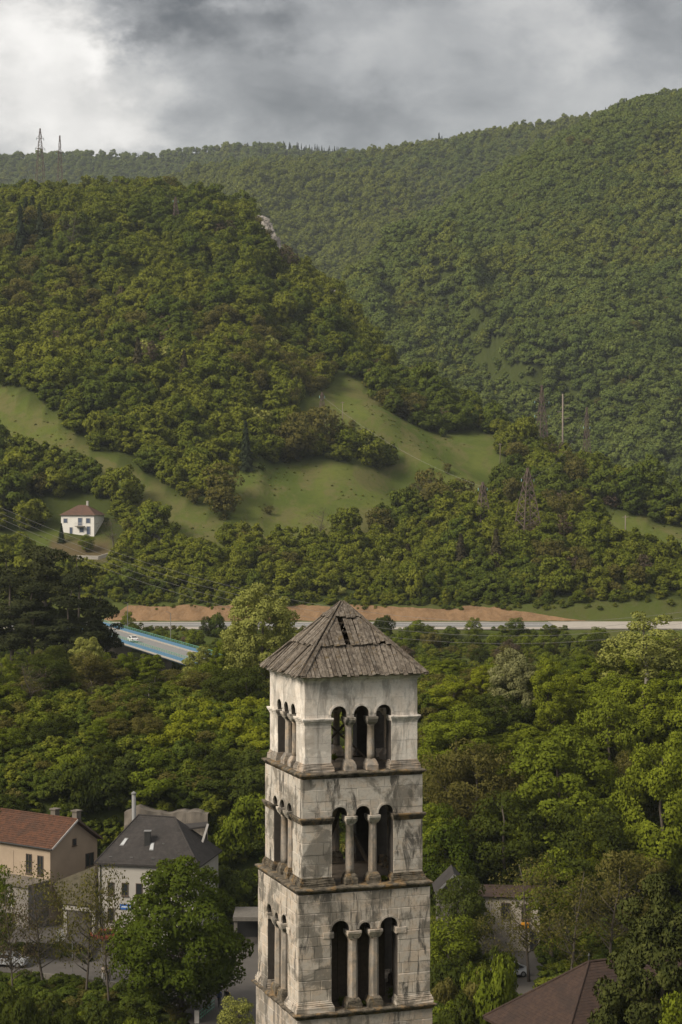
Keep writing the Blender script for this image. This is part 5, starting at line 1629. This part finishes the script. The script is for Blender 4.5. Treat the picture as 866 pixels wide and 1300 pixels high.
DB = CL('dark_blue', (.03, .045, .10)); BK = CL('black', (.02, .02, .022)); BG = CL('beige', (.45, .37, .30)); WT_ = CL('white', (.55, .53, .50)); YL = CL('yellow', (.40, .33, .06)); HB = CL('hair_brown', (.04, .028, .02))
p = at_z(278.5, 1277.5, G + .05); person(p, R(15), DB, BK, HB, 'walker in a dark blue jacket and black trousers in the square by the tower')
p = at_z(288, 1277, G + .05); person(p, R(-20), BK, BK, HB, 'walker in a black coat with a yellow bag in the square', bag=YL)
p = at_z(136, 1245.5, G + .05); person(p, R(160), BK, BK, HB, 'walker in dark clothes on the street before the big tree', .16)
p = at_z(131.5, 1245, G + .05); person(p, R(170), BG, WT_, HB, 'walker in beige top and pale trousers beside a dark dressed companion', .1, hgt=1.64)

# ------------------------------------------------------------------ street furniture
sg = empty('round_sign', at_z(77, 1205, 9.4)); tag(sg, 'white board with grey round emblem standing on the planted bank', 'sign')
zb0 = sg.location.z
MB().tube([(0, 0, -.3), (0, 0, 1.2)], .04, 6).build('post', METAL, sg)
MB().box((-.5, -.05, .9), (.5, 0, 2.2)).build('board', WFW, sg)
m_ = MB(); m_.tube([(0, -.055, 1.6), (0, -.075, 1.6)], .36, 20); e1_ = m_.build('emblem', plain('emblem_grey', (.32, .32, .31), .6), sg)
m_ = MB(); m_.tube([(0, -.08, 1.6), (0, -.09, 1.6)], .24, 20); m_.build('emblem_centre', WFW, e1_)
pt_ = at_z(92, 1240, G); lp = empty('thin_pole', pt_); tag(lp, 'thin grey pole standing on the near edge of the street', 'pole')
MB().tube([(0, 0, 0), (0, 0, 4.4)], [.05, .035], 6).build('shaft', METAL, lp)
MB().lathe([(.04, 4.4), (.10, 4.45), (.03, 4.6)], 8).build('cap', METAL, lp)
gr = empty('green_railing', at_z(262, 1292, G)); tag(gr, 'green metal railing with pale end post below the big tree', 'railing')
a = at_z(250, 1299, G) - gr.location; b = at_z(272, 1281, G) - gr.location
for h_ in (.25, .6, .95):
    MB().beam(a + Vector((0, 0, h_)), b + Vector((0, 0, h_)), .06).build('rail', GREENP, gr)
for q in range(9):
    c = a.lerp(b, q / 8); MB().beam(c, c + Vector((0, 0, 1.0)), .05).build('baluster', GREENP, gr)
MB().box((-.22, -.22, -.1), (.22, .22, 1.25), 0, tuple(a)).build('end_post', WFW, gr)

# ------------------------------------------------------------------ pylons and wires
STEEL = plain('pylon_steel', (.13, .095, .08), .8, metal=.2)
def pylon(px_, top, Y, bw, label, arms=((.80, 3.2), (.90, 2.4)), gz_=None, ins=False, thick=.16):
    p = at(px_, top, Y); gz_ = Hs(p.x, Y) - .5
    h = p.z - gz_
    t = empty('lattice_pylon', (p.x, Y, gz_), R(25)); tag(t, label, 'pylon')
    def w(f): return bw / 2 * (1 - f) ** .85 + .25
    for sx, sy in ((1, 1), (1, -1), (-1, 1), (-1, -1)):
        MB().beam((sx * w(0), sy * w(0), 0), (sx * w(.55), sy * w(.55), h * .55), thick).add([], []).build('leg', STEEL, t)
        MB().beam((sx * w(.55), sy * w(.55), h * .55), (sx * .12, sy * .12, h), thick * .8).build('leg', STEEL, t)
    m = MB(); n = 9
    for i in range(n):
        f0, f1 = i / n, (i + 1) / n
        for (ax, ay), (bx, by) in (((1, 1), (1, -1)), ((1, -1), (-1, -1)), ((-1, -1), (-1, 1)), ((-1, 1), (1, 1))):
            m.beam((ax * w(f0), ay * w(f0), h * f0), (bx * w(f1), by * w(f1), h * f1), thick * .55)
            m.beam((bx * w(f0), by * w(f0), h * f0), (ax * w(f1), ay * w(f1), h * f1), thick * .55)
    m.build('lattice', STEEL, t)
    for f, l in arms:
        m = MB(); m.beam((-l, 0, h * f), (l, 0, h * f), thick); m.beam((-l, 0, h * f), (0, 0, h * (f + .06)), thick * .6); m.beam((l, 0, h * f), (0, 0, h * (f + .06)), thick * .6)
        a_ = m.build('cross_arm', STEEL, t)
        for s in (-1, 1):
            MB().lathe([(.12, -.9), (.16, -.5), (.12, 0)], 6, (s * l * .95, 0, h * f)).build('insulator', plain('insulator_glass', (.22, .35, .33), .3), a_)
    return t
pylon(51, 163, 945, 4.6, 'tall lattice pylon on the hill crest, the taller of two against the sky', ((.72, 2.6), (.86, 2.0)), thick=.17)
pylon(76, 172, 960, 3.4, 'slim lattice pylon on the hill crest beside a taller one', ((.8, 2.0),), thick=.15)
pylon(688, 489, 700, 4.2, 'dark lattice pylon with green insulators behind the wooded ridge', ((.66, 3.2), (.82, 3.2)), thick=.2)
pylon(745, 517, 690, 3.2, 'slim lattice pylon low on the ridge beyond the pale concrete pole', ((.8, 1.4),), thick=.15)
q = on_ground(613, 684); pylon(613, 612, q.y, 4.4, 'brown lattice pylon on the slope above the road, near a dark spruce', ((.9, 1.6),), thick=.2)
q = on_ground(670, 690); pylon(670, 594, q.y, 6.4, 'broad brown lattice pylon among trees on the slope below the ridge', ((.86, 2.2),), thick=.22)
q = on_ground(409, 551); pylon(409, 498, q.y, 2.6, 'slim lattice pylon at the upper edge of the meadow', ((.92, 1.0),), thick=.14)
q = on_ground(223, 292); pylon(223, 250, q.y, 2.6, 'thin lattice mast high on the wooded hill below the crest', ((.9, 1.2),), thick=.2)
CPOLE = plain('concrete_pole', (.19, .155, .13), .9)
def pole(px_, top, Y, r, label, arms=()):
    p = at(px_, top, Y); gz_ = Hs(p.x, Y) - .5; h = p.z - gz_
    t = empty('utility_pole', (p.x, Y, gz_)); tag(t, label, 'pole')
    MB().tube([(0, 0, 0), (0, 0, h)], [r, r * .55], 8).build('shaft', CPOLE, t, True)
    for f, l, s in arms: MB().beam((min(0, s) * l, 0, h - f), (max(0, s) * l, 0, h - f + .1), .18).build('cross_arm', CPOLE, t)
    return t
pole(714.5, 500, 695, .42, 'pale concrete pole with three staggered cross arms on the ridge', ((4.2, 2.4, 1), (6.6, 2.0, -1), (9.0, 2.6, 1)))
q = on_ground(435, 540); pole(435, 510, q.y, .14, 'thin wooden pole standing in the upper meadow', ((.3, .6, 1), (.3, .6, -1)))
q = on_ground(635, 590); pole(635, 563, q.y, .14, 'thin wooden pole at the right edge of the meadow', ((.3, .6, 1), (.3, .6, -1)))
q = on_ground(794, 692); pole(794, 654, q.y, .2, 'grey pole on the small meadow below the ridge', ((.6, .9, 1), (.6, .9, -1)))
pole(735, 776, 515.5, .3, 'short grey pole at the end of the orange earth cutting', ((.3, .5, 1),))
WIRE = plain('wire_metal', (.20, .19, .18), .6)
def wire(a, b, sag, label):
    a, b = Vector(a), Vector(b); n = 16
    pts = [a.lerp(b, i / n) - Vector((0, 0, sag * 4 * (i / n) * (1 - i / n))) for i in range(n + 1)]
    o = MB().tube(pts, .028, 4).build('power_line', WIRE)
    tag(o, label, 'wire', 'overhead power lines')
def pole_off(px_, top, Y, label): return pole(px_, top, Y, .25, label, ((.4, 1.2, 1), (.4, 1.2, -1)))
pole_off(-70, 610, 440, 'tall utility pole carrying the valley power lines at the pine wood end')
pole_off(960, 760, 440, 'tall utility pole carrying the valley power lines at the gravel apron end')
for i, dz in enumerate((0, -1.2, -2.4, -3.8)):
    a = at(-70, 612, 440); b = at(960, 762, 440)
    wire((a.x, a.y + i * .4, a.z + dz), (b.x, b.y + i * .4, b.z + dz), 16 + i * .5, 'thin power line sagging across the valley below the hillside house')
a = at(613, 618, on_ground(613, 684).y); b = at(409, 503, on_ground(409, 551).y); wire(a, b, 3, 'power line from the slope pylon up to the meadow pylon')
a = at(670, 606, on_ground(670, 690).y); b = at(745, 525, 690); wire(a, b, 5, 'power line from the broad pylon up to the ridge pylon')

# ------------------------------------------------------------------ rock outcrops on the near crest
ROCK = plain('limestone_rock', (.24, .22, .20), .95, var=.35, scale=.35, bump=.6)
def rock(px_, py_, Y, w, h, seed, label):
    p = at(px_, py_, Y); rg = np.random.default_rng(seed)
    bm = bmesh.new(); bmesh.ops.create_icosphere(bm, subdivisions=4, radius=1)
    co = np.array([v.co for v in bm.verts])
    d1 = fbm(co[:, 0] * 2.6 + co[:, 1] * 1.7 + seed, co[:, 2] * 1.8 + co[:, 1] * .7, seed, 4); d2 = vnoise(co[:, 0] * 7 + 9, co[:, 2] * 4 + co[:, 1] * 5, seed)
    for v, a, b in zip(bm.verts, d1, d2):
        q_ = .45 + .7 * a + .35 * b; q_ = round(q_ * 9) / 9 * .6 + q_ * .4
        v.co *= q_; v.co += Vector((rg.normal(0, .05), rg.normal(0, .05), rg.normal(0, .03))); v.co.x *= w / 2; v.co.y *= w / 2; v.co.z *= h / 2
    me = bpy.data.meshes.new('rock_outcrop'); bm.to_mesh(me); bm.free(); me.materials.append(ROCK)
    o = link('rock_outcrop', me); o.location = p; tag(o, label, 'rock')
rock(330, 282, 848, 7, 6, 1, 'grey rock outcrop at the top of the wooded crest')
rock(340, 296, 838, 6, 11, 2, 'pale rock face just under the crest outcrop')
rock(348, 318, 828, 5.5, 15, 3, 'whitish lowest rock face on the steep end of the crest')
rock(422, 374, 797, 6, 4, 4, 'small rock outcrop on the descending ridge')

# ================================================================== single trees
RT = random.Random(11)
# -- village, left
tree_px('maple0', 'maple_tree', 'maple', 229, 1064, 182, 186, 'large full green maple standing beside the street and square', rot=1.0)
tree_px('sparse0', 'young_tree', 'brown', 55, 1092, 95, 197, 'thin young tree with few brown leaves standing at the parapet', cat='tree', z=7.6)
tree_px('sparse1', 'young_tree', 'brown', 108, 1080, 85, 193, 'forked young tree with sparse reddish leaves before the garage', z=7.4)
tree_px('sparse2', 'young_tree', 'brown', 140, 1076, 75, 190, 'leaning sparse young tree before the white house corner', z=7.4)
tree_px('sparse1', 'young_tree', 'twig', 18, 1110, 70, 192, 'nearly bare young tree above the silver car', z=7.4, rot=2.2)
tree_px('wood1', 'broadleaf_tree', 'mid', -6, 1090, 62, 207, 'small leafy tree before the cream house front')
tree_px('loose0', 'willow_shrub', 'pale', 300, 1252, 52, 178, 'pale feathery willow shrub beside the tower and square', cat='shrub')
for i in range(20):
    px_ = RT.uniform(-30, 262); Y = RT.uniform(170, 185); top = 1252 + (px_ / 250) ** 2 * 42 + RT.uniform(0, 26)
    p = at(px_, top, Y); z = Hs(p.x, Y)
    tree(f'shrub{i % 3}', 'bank_shrub', RT.choice(['dark', 'ivy', 'dark', 'mid']), p.x, Y, max(p.z, z + 1.2), RT.uniform(3.2, 5.5), label='dark leafy shrub on the slope below the street parapet', group='shrubs below the street', cat='shrub')
for i in range(14):
    f_ = i / 13; p = at_z(-20 + f_ * 128, 1201 + f_ * 12 + RT.uniform(-2, 3), 9.0)
    tree(f'shrub{i % 3}', 'hedge_shrub', 'dark' if i % 3 else 'spruceb', p.x, p.y, z=G, h=RT.uniform(1.3, 1.9), width=RT.uniform(1.9, 2.6), label='low dark hedge shrub on the bank between the two streets', group='hedge on the planted bank', cat='shrub')
# -- cliff and slope, left
for i in range(46):
    side = i % 2
    px_ = RT.uniform(-30, 150) if side else RT.uniform(268, 350)
    Y = RT.uniform(228.5, 237); zt_ = RT.uniform(.0, 1.0)
    p = at(px_, 1050, Y); z = Hs(p.x, Y)
    tree(f'shrub{i % 3}', 'ivy_shrub', RT.choice(['ivy', 'dark', 'ivy', 'mid']), p.x, Y, z=z - .3, h=RT.uniform(4.0, 7.5), width=RT.uniform(4.5, 7.0), label='dense dark shrub clinging to the cliff beside the bare rock face', group='shrubs on the cliff', cat='shrub')
for i in range(16):
    px_ = RT.uniform(60, 345); Y = RT.uniform(236.5, 241); p = at(px_, 1000, Y)
    tree(f'shrub{i % 3}', 'ivy_shrub', RT.choice(['ivy', 'mid', 'dark']), p.x, Y, h=RT.uniform(2.2, 4.0), width=RT.uniform(4, 6), label='leafy shrub hanging over the top of the rock face', group='shrubs over the rock face', cat='shrub')
for i in range(46):
    px_ = RT.uniform(190, 350) if i < 38 else RT.uniform(40, 200); Y = RT.uniform(243, 258); p = at(px_, 940, Y)
    lf = RT.choice(['bright', 'bright', 'bright', 'bright', 'mid']) if px_ > 190 else RT.choice(['mid', 'dark', 'mid'])
    tree(f'shrub{i % 3}', 'terrace_shrub', lf, p.x, Y, h=RT.uniform(1.8, 3.6), width=RT.uniform(3.5, 5.5),
         label='sunny yellow green shrub on the terrace above the rock face' if px_ > 190 else 'green shrub on the shaded terrace above the cream house', group='shrubs on the terrace' if px_ > 190 else 'shrubs on the shaded terrace', cat='shrub')
for i in range(14):
    px_ = RT.uniform(-40, 190); Y = RT.uniform(240, 256); p = at(px_, RT.uniform(915, 965), Y)
    tree(f'wood{i % 4}', 'broadleaf_tree', RT.choice(['dark', 'mid', 'dark', 'brown']), p.x, Y, max(p.z, Hs(p.x, Y) + 4), RT.uniform(5, 8), label='dark green tree on the slope behind the cream house', group='trees behind the cream house')
# -- profile of tree tops behind the village (photo px -> row)
PRF = [(-60, 800), (90, 812), (125, 815), (150, 838), (240, 846), (255, 812), (290, 800), (378, 815), (430, 830), (540, 858), (585, 852), (610, 838), (640, 824), (720, 836), (745, 852), (770, 812), (800, 790), (866, 800), (930, 800)]
def prof(px_): return float(np.interp(px_, [a for a, b in PRF], [b for a, b in PRF]))
tree_px('linden', 'linden_tree', 'pale', 332, 726, 112, 272, 'tall pale green rounded tree rising behind the tower roof corner', rot=.5)
PINES = [(15, 700, 105, 312, 'broad dark pine in the grove, beside the tallest pine'), (60, 688, 110, 318, 'tallest dark pine of the grove before the bridge end'),
         (102, 700, 80, 310, 'narrow tall dark pine next to the smallest pine of the grove'), (-25, 690, 100, 320, 'tall dark pine at the end of the grove away from the bridge'),
         (128, 745, 60, 316, 'smallest dark pine of the grove, right against the blue bridge'), (40, 735, 90, 306, 'lower dark pine in front of the tallest pine of the grove'),
         (85, 742, 80, 304, 'lower dark pine in front of the narrow tall pine of the grove')]
for i, (px_, top, wpx, Y, lab) in enumerate(PINES):
    tree_px(f'pine{i % 2}', 'black_pine', 'pine', px_, top, wpx, Y, lab, 'dark pines by the bridge')
for i in range(44):
    px_ = -45 + i * 9.0 + RT.uniform(-5, 5); Y = RT.uniform(261, 300)
    top = prof(px_) + RT.uniform(0, 45) * (1 if Y > 275 else 1.5)
    kd, lf = RT.choice([('wood0', 'mid'), ('wood1', 'dark'), ('wood2', 'mid'), ('loose0', 'brown'), ('loose1', 'mid'), ('tall0', 'dark'), ('wood3', 'dark'), ('bare', 'twig'), ('loose2', 'brown')])
    p = at(px_, top, Y); z = Hs(p.x, Y)
    if p.z - z < 4: p.z = z + 4
    tree(kd, 'broadleaf_tree', lf, p.x, Y, p.z, RT.uniform(5.5, 8.5), label={'mid': 'mid green tree in the wood between the terrace and the bridge', 'dark': 'dark green tree in the wood between the terrace and the bridge', 'brown': 'brownish loose tree in the wood between the terrace and the bridge', 'twig': 'nearly bare tree in the wood between the terrace and the bridge'}[lf], group='wood between terrace and bridge, ' + lf)
for px_, top, w_, lf in ((112, 800, 50, 'pale'), (190, 824, 44, 'mid'), (255, 812, 56, 'pale'), (282, 806, 46, 'mid'), (160, 822, 40, 'mid')):
    tree_px('dome%d' % (px_ % 3), 'broadleaf_tree', lf, px_, top, w_, 288, {282: 'mid green tree between the bridge end and the tall pale tree', 160: 'green tree before the middle of the blue bridge', 112: 'pale bushy tree at the foot of the dark pines', 190: 'bright tree hiding the near girder of the bridge', 255: 'pale loose tree at the near bridge end'}[px_])
# -- right side wood : named trees first
SP = [('tall0', 'birch_tree', 'pale', 822, 762, 118, 262, 'tall airy pale green tree with light trunk behind the square'),
      ('linden', 'flowering_tree', 'flower', 655, 811, 78, 256, 'round tree covered in cream blossom among green crowns'),
      ('linden', 'broadleaf_tree', 'fresh', 700, 824, 74, 254, 'domed fresh green tree beside the blossoming tree'),
      ('dome2', 'broadleaf_tree', 'bright', 612, 838, 52, 264, 'yellow tree just behind the blossoming tree'),
      ('wood2', 'broadleaf_tree', 'bright', 575, 852, 70, 262, 'yellow green tree nearest the tower roof'),
      ('loose1', 'broadleaf_tree', 'bright', 740, 846, 46, 266, 'small yellow green tree between the dome and the airy tree'),
      ('linden', 'broadleaf_tree', 'fresh', 580, 884, 120, 246, 'wide light green tree below the yellow trees beside the tower'),
      ('bigloose', 'broadleaf_tree', 'brown', 606, 925, 140, 236, 'large brownish thinly leaved tree beside the upper storeys of the tower'),
      ('maple0', 'maple_tree', 'mid', 706, 905, 185, 233, 'broad layered green maple in the middle of the wood by the tower'),
      ('wood1', 'broadleaf_tree', 'mid', 775, 868, 105, 246, 'green tree in front of the airy pale tree'),
      ('maple2', 'broadleaf_tree', 'fresh', 842, 915, 150, 228, 'big rounded green tree over the young brown trees'),
      ('maple1', 'broadleaf_tree', 'fresh', 880, 845, 110, 248, 'full green tree at the edge of the wood behind the big rounded one'),
      ('wood0', 'broadleaf_tree', 'dark', 640, 985, 120, 227, 'dark green tree in front of the brownish one'),
      ('wood2', 'broadleaf_tree', 'maple', 566, 1010, 95, 224, 'mid green tree beside the second storey of the tower'),
      ('wood3', 'broadleaf_tree', 'dark', 745, 1010, 120, 225, 'shaded tree below the layered maple'),
      ('wood1', 'ivy_tree', 'ivy', 586, 1098, 84, 202, 'ivy covered tree over the small shed'),
      ('sparse0', 'young_tree', 'brown', 672, 1082, 100, 200, 'slender brown leaved young tree before the pale stone house'),
      ('sparse2', 'young_tree', 'brown', 722, 1090, 92, 196, 'slender brown leaved young tree behind the shingle roof ridge'),
      ('sparse1', 'young_tree', 'brown', 772, 1085, 100, 201, 'slender brown leaved young tree beside the evergreen'),
      ('sparse1', 'young_tree', 'brown', 635, 1130, 70, 197, 'short brown leaved young tree near the parked silver car'),
      ('loose2', 'broadleaf_tree', 'mid', 700, 1075, 90, 205, 'thin green tree among the brown young trees'),
      ('loose1', 'broadleaf_tree', 'brown', 800, 1060, 100, 207, 'loose olive tree behind the evergreen'),
      ('loose0', 'broadleaf_tree', 'mid', 572, 1148, 80, 196, 'loose green small tree at the foot of the tower'),
      ('evergreen', 'evergreen_tree', 'yew', 836, 1082, 170, 134, 'tall dense dark evergreen beside the shingle roofed house'),
      ('loose1', 'young_tree', 'mid', 880, 1225, 90, 118, 'fresh leaved young tree before the dark evergreen')]
for kd, nm, lf, px_, top, wpx, Y, lab in SP: tree_px(kd, nm, lf, px_, top, wpx, Y, lab, rot=RT.uniform(0, 6))
for i in range(22):
    px_ = RT.uniform(548, 640); Y = RT.uniform(172, 200); top = RT.uniform(1195, 1285); p = at(px_, top, Y)
    tree(f'shrub{i % 3}', 'garden_shrub', RT.choice(['mid', 'dark', 'mid', 'brown']), p.x, Y, max(p.z, Hs(p.x, Y) + 1.5), RT.uniform(2.5, 4.2), label='leafy garden shrub between the tower and the parked cars', group='garden shrubs at the tower foot', cat='shrub')
for i in range(52):
    px_ = 535 + (i % 26) * 15.0 + RT.uniform(-7, 7); Y = RT.uniform(226, 262) if i < 28 else RT.uniform(262, 300)
    top = prof(px_) + RT.uniform(0, 45) + max(0, 262 - Y) * 4.2
    kd, lf = RT.choice([('dome0', 'mid'), ('maple1', 'fresh'), ('wood2', 'dark'), ('bigloose', 'brown'), ('maple0', 'mid'), ('dome1', 'fresh'), ('dome2', 'mid'), ('maple2', 'mid'), ('linden', 'fresh')])
    p = at(px_, top, Y); z = Hs(p.x, Y)
    if p.z - z < 5: p.z = z + 5
    if p.z - z > 18: p.z = z + 18
    tree(kd, 'broadleaf_tree', lf, p.x, Y, p.z, RT.uniform(7.5, 12), label={'mid': 'mid green tree in the wood behind the pale stone house', 'fresh': 'fresh yellow green tree in the wood behind the pale stone house', 'dark': 'dark green tree in the wood behind the pale stone house', 'brown': 'brownish tree in the wood behind the pale stone house'}[lf], group='wood behind the stone house, ' + lf)
# -- scrub on the valley floor below the road
for i in range(100):
    px_ = RT.uniform(120, 900); Y = RT.uniform(395, 480); p = at(px_, 830, Y); z = Hs(p.x, Y)
    hmax = CZ - (800 - 630) / F * Y - z
    hh_ = min(RT.uniform(3, 7.5), max(1.6, hmax - RT.uniform(.0, 1.0)))
    if abs((Vector((p.x, Y, 0)) - Vector((B0.x, B0.y, 0))).cross(bd).z) < 7 : continue
    if hh_ > 5.5: kd, w_ = f'wood{i % 4}', hh_ * RT.uniform(.8, 1.0)
    else: kd, w_ = f'shrub{i % 3}', hh_ * RT.uniform(1.2, 1.8)
    lf = RT.choice(['mid', 'dark', 'mid', 'mid', 'twig', 'brown'])
    tree(kd, 'scrub_tree', lf, p.x, Y, z=z, h=hh_, width=max(w_, 3.0), label={'mid': 'green scrub tree on the valley floor below the road', 'dark': 'dark scrub tree on the valley floor below the road', 'twig': 'reddish bare scrub on the valley floor below the road', 'brown': 'brownish scrub on the valley floor below the road'}[lf], group='valley scrub, ' + lf)
# -- undergrowth (stuff) : bushes that nobody could count
def undergrowth(name, x0, x1, y0, y1, sp, smin, smax, cond, inds, label):
    n0 = int((x1 - x0) * (y1 - y0) / sp ** 2)
    x = rng.uniform(x0, x1, n0); y = rng.uniform(y0, y1, n0)
    z = H(x, y); px, py = project(x, y, z)
    k = cond(x, y, z, px, py); x, y, z = x[k], y[k], z[k]; n = len(x)
    s = rng.uniform(smin, smax, n)
    forest(name, np.stack([x, y, z - .25], 1), np.stack([rng.normal(0, .1, n), rng.normal(0, .1, n), rng.uniform(0, 6.28, n)], 1),
           np.stack([s * 1.15, s * 1.15, s * rng.uniform(.8, 1.1, n)], 1), np.array(inds)[rng.integers(0, len(inds), n)], label)['category'] = 'undergrowth'
undergrowth('street_bank_undergrowth', -52, -12, 164, 206, 1.5, .15, .30, lambda x, y, z, px, py: (px < 250) & (py > np.interp(px, [-90, 29, 100, 165, 212, 236, 250], [1228, 1236, 1244, 1252, 1268, 1292, 1306]) + 9), [5, 6, 5, 6, 7], 'dark tangled undergrowth on the slope below the street')
undergrowth('cliff_undergrowth', -60, 60, 227.5, 304, 1.7, .20, .42, lambda x, y, z, px, py: ~((px > 125) & (px < 268) & (y < 236.2)) & ~((x < -18) & (y < 234) & (px < 130)), [0, 1, 5, 6, 2, 7], 'green undergrowth covering the cliff and the wood floor behind the village')
undergrowth('cliff_ivy', -60, 12, 231.5, 247, .95, .14, .30, lambda x, y, z, px, py: ~((px > 150) & (px < 270) & (y < 233.0)) & ~((x < -18) & (y < 234.5) & (px < 130)), [5, 6, 0, 5, 6], 'dark ivy and scrub covering the steep cliff behind the village houses')
undergrowth('valley_undergrowth', -95, 110, 330, 474, 2.8, .16, .34, lambda x, y, z, px, py: (np.abs((x - B0.x) * bd.y - (y - B0.y) * bd.x) > 6.5), [0, 5, 6, 1, 7, 5], 'green undergrowth covering the valley floor below the road')
undergrowth('garden_undergrowth', 8, 62, 166, 228, 1.7, .16, .34, lambda x, y, z, px, py: ((px > 545) | (y > 222)) & ~((x > 11) & (x < 38) & (y > 148) & (y < 176)) & ~((px > 620) & (px < 690) & (y > 190) & (y < 206)) & ~((px > 600) & (px < 690) & (y > 205)), [0, 5, 1, 6], 'leafy undergrowth between the tower foot and the shingle roof')
undergrowth('roadside_undergrowth', -95, 58, 471, 483.5, 1.5, .09, .21, lambda x, y, z, px, py: (fbm(x / 7, y / 7, 66, 2) > .36) & (np.abs((x - B0.x) * bd.y - (y - B0.y) * bd.x) > 6.0), [0, 5, 6, 1, 7], 'low green scrub along the near edge of the valley road')
undergrowth('cutting_undergrowth', -66, 75, 515.6, 521, 1.3, .08, .2, lambda x, y, z, px, py: (fbm(x / 5, y / 3, 68, 2) > .40), [0, 5, 6, 1], 'scrub hanging over the top of the orange earth cutting')
for i, px_ in enumerate((163, 176, 205, 247, 262, 276, 470, 487, 512, 530, 566, 574, 602, 640, 655, 668, 700, 716, 760)):
    Y = RT.uniform(466, 479); p = at(px_, 800, Y)
    tree(('wood0', 'shrub1', 'wood1', 'shrub2')[i % 4], 'roadside_tree', ('mid', 'dark', 'hill2')[i % 3], p.x, Y, h=RT.uniform(3.4, 7.0), width=RT.uniform(3.6, 5.6), label='small tree standing at the near edge of the valley road', group='trees along the valley road')
P2 = scatter(540, 720, 2.2, .2)
x, y = P2[:, 0], P2[:, 1]; z = H(x, y); px, py = project(x, y, z)
k = np.zeros(len(x), bool)
for Pm in MEADOWS: k |= in_poly(px, py, Pm)
dens = fbm(x / 12, y / 12, 77, 3)
k &= (rng.uniform(0, 1, len(x)) < np.clip((dens - .42) * 2.2, .04, .6)) & ~((np.abs(px - 100) < 40) & (py > 640) & (py < 720))
x, y, z = x[k], y[k], z[k]; n = len(x)
s = rng.uniform(.025, .07, n) * 1.0
forest('meadow_tufts', np.stack([x, y, z - .1], 1), np.stack([np.zeros(n), np.zeros(n), rng.uniform(0, 6.28, n)], 1), np.stack([s * 1.8, s * 1.8, s * .9], 1), np.array([0, 1, 2, 13, 13, 7])[rng.integers(0, 6, n)], 'rough grass tufts and low scrub dotting the hillside meadows')['category'] = 'grass'
print('tufts', n)
# -- conifers and other single trees on the near hill
for px_, base, top, wpx, lf, lab in ((312, 598, 535, 24, 'spruce', 'dark solitary spruce standing above the lower meadow'), (585, 728, 678, 30, 'spruceb', 'brownish spruce on the slope near the narrower slope pylon'),
                                     (630, 734, 672, 30, 'spruceb', 'taller brownish spruce between the two slope pylons'), (518, 725, 690, 26, 'spruceb', 'short brownish spruce on the slope below the lower meadow'),
                                     (184, 700, 664, 14, 'spruce', 'narrow dark cypress beside the small grey roofed shed'), (862, 715, 690, 22, 'spruce', 'dark spruce at the end of the small meadow'),
                                     (175, 492, 428, 26, 'spruceb', 'brownish spruce within the hillside wood, left one of a pair'), (234, 492, 445, 24, 'spruceb', 'shorter brownish spruce within the hillside wood'),
                                     (78, 690, 664, 11, 'spruce', 'small dark cypress at the corner of the hillside house')):
    q = on_ground(px_, base); p = at(px_, top, q.y)
    tree('spruce', 'spruce_tree', lf, q.x, q.y, p.z, wpx * q.y / F * 1.15, z=q.z, label=lab)
for px_, base, top, wpx, lf, lab in ((535, 650, 605, 40, 'twig', 'bare reddish tree at the lower tip of the meadow'), (405, 690, 640, 34, 'twig', 'thin bare tree before the lower meadow'), (90, 330, 268, 30, 'twig', 'pale bare tree among dark conifers high on the hill'),
                                     (145, 700, 655, 46, 'twig', 'bare brown tree beside the hillside house'), (110, 702, 676, 22, 'mid', 'small round tree on the bare bank below the hillside house')):
    q = on_ground(px_, base); p = at(px_, top, q.y)
    tree('bare' if lf == 'twig' else 'wood1', 'hillside_tree', lf, q.x, q.y, p.z, wpx * q.y / F, z=q.z, label=lab)

# ================================================================== haze
m, nt, out = new_mat('haze_air')
pv = N(nt, 'ShaderNodeVolumePrincipled', {'Color': (.80, .88, .96, 1), 'Density': .000065, 'Anisotropy': .2})
nt.links.new(pv.outputs[0], out.inputs['Volume'])
zmin, zmax = float(gz.min()) - 1.0, float(gz.max()) + 30
xmx = float(np.abs(gx).max()) + 5
hz_ = MB().box((-xmx, -96, zmin), (xmx, 3310, zmax)).build('haze', m)
tag(hz_, 'thin bluish haze filling the valley air', 'haze', kind='stuff')
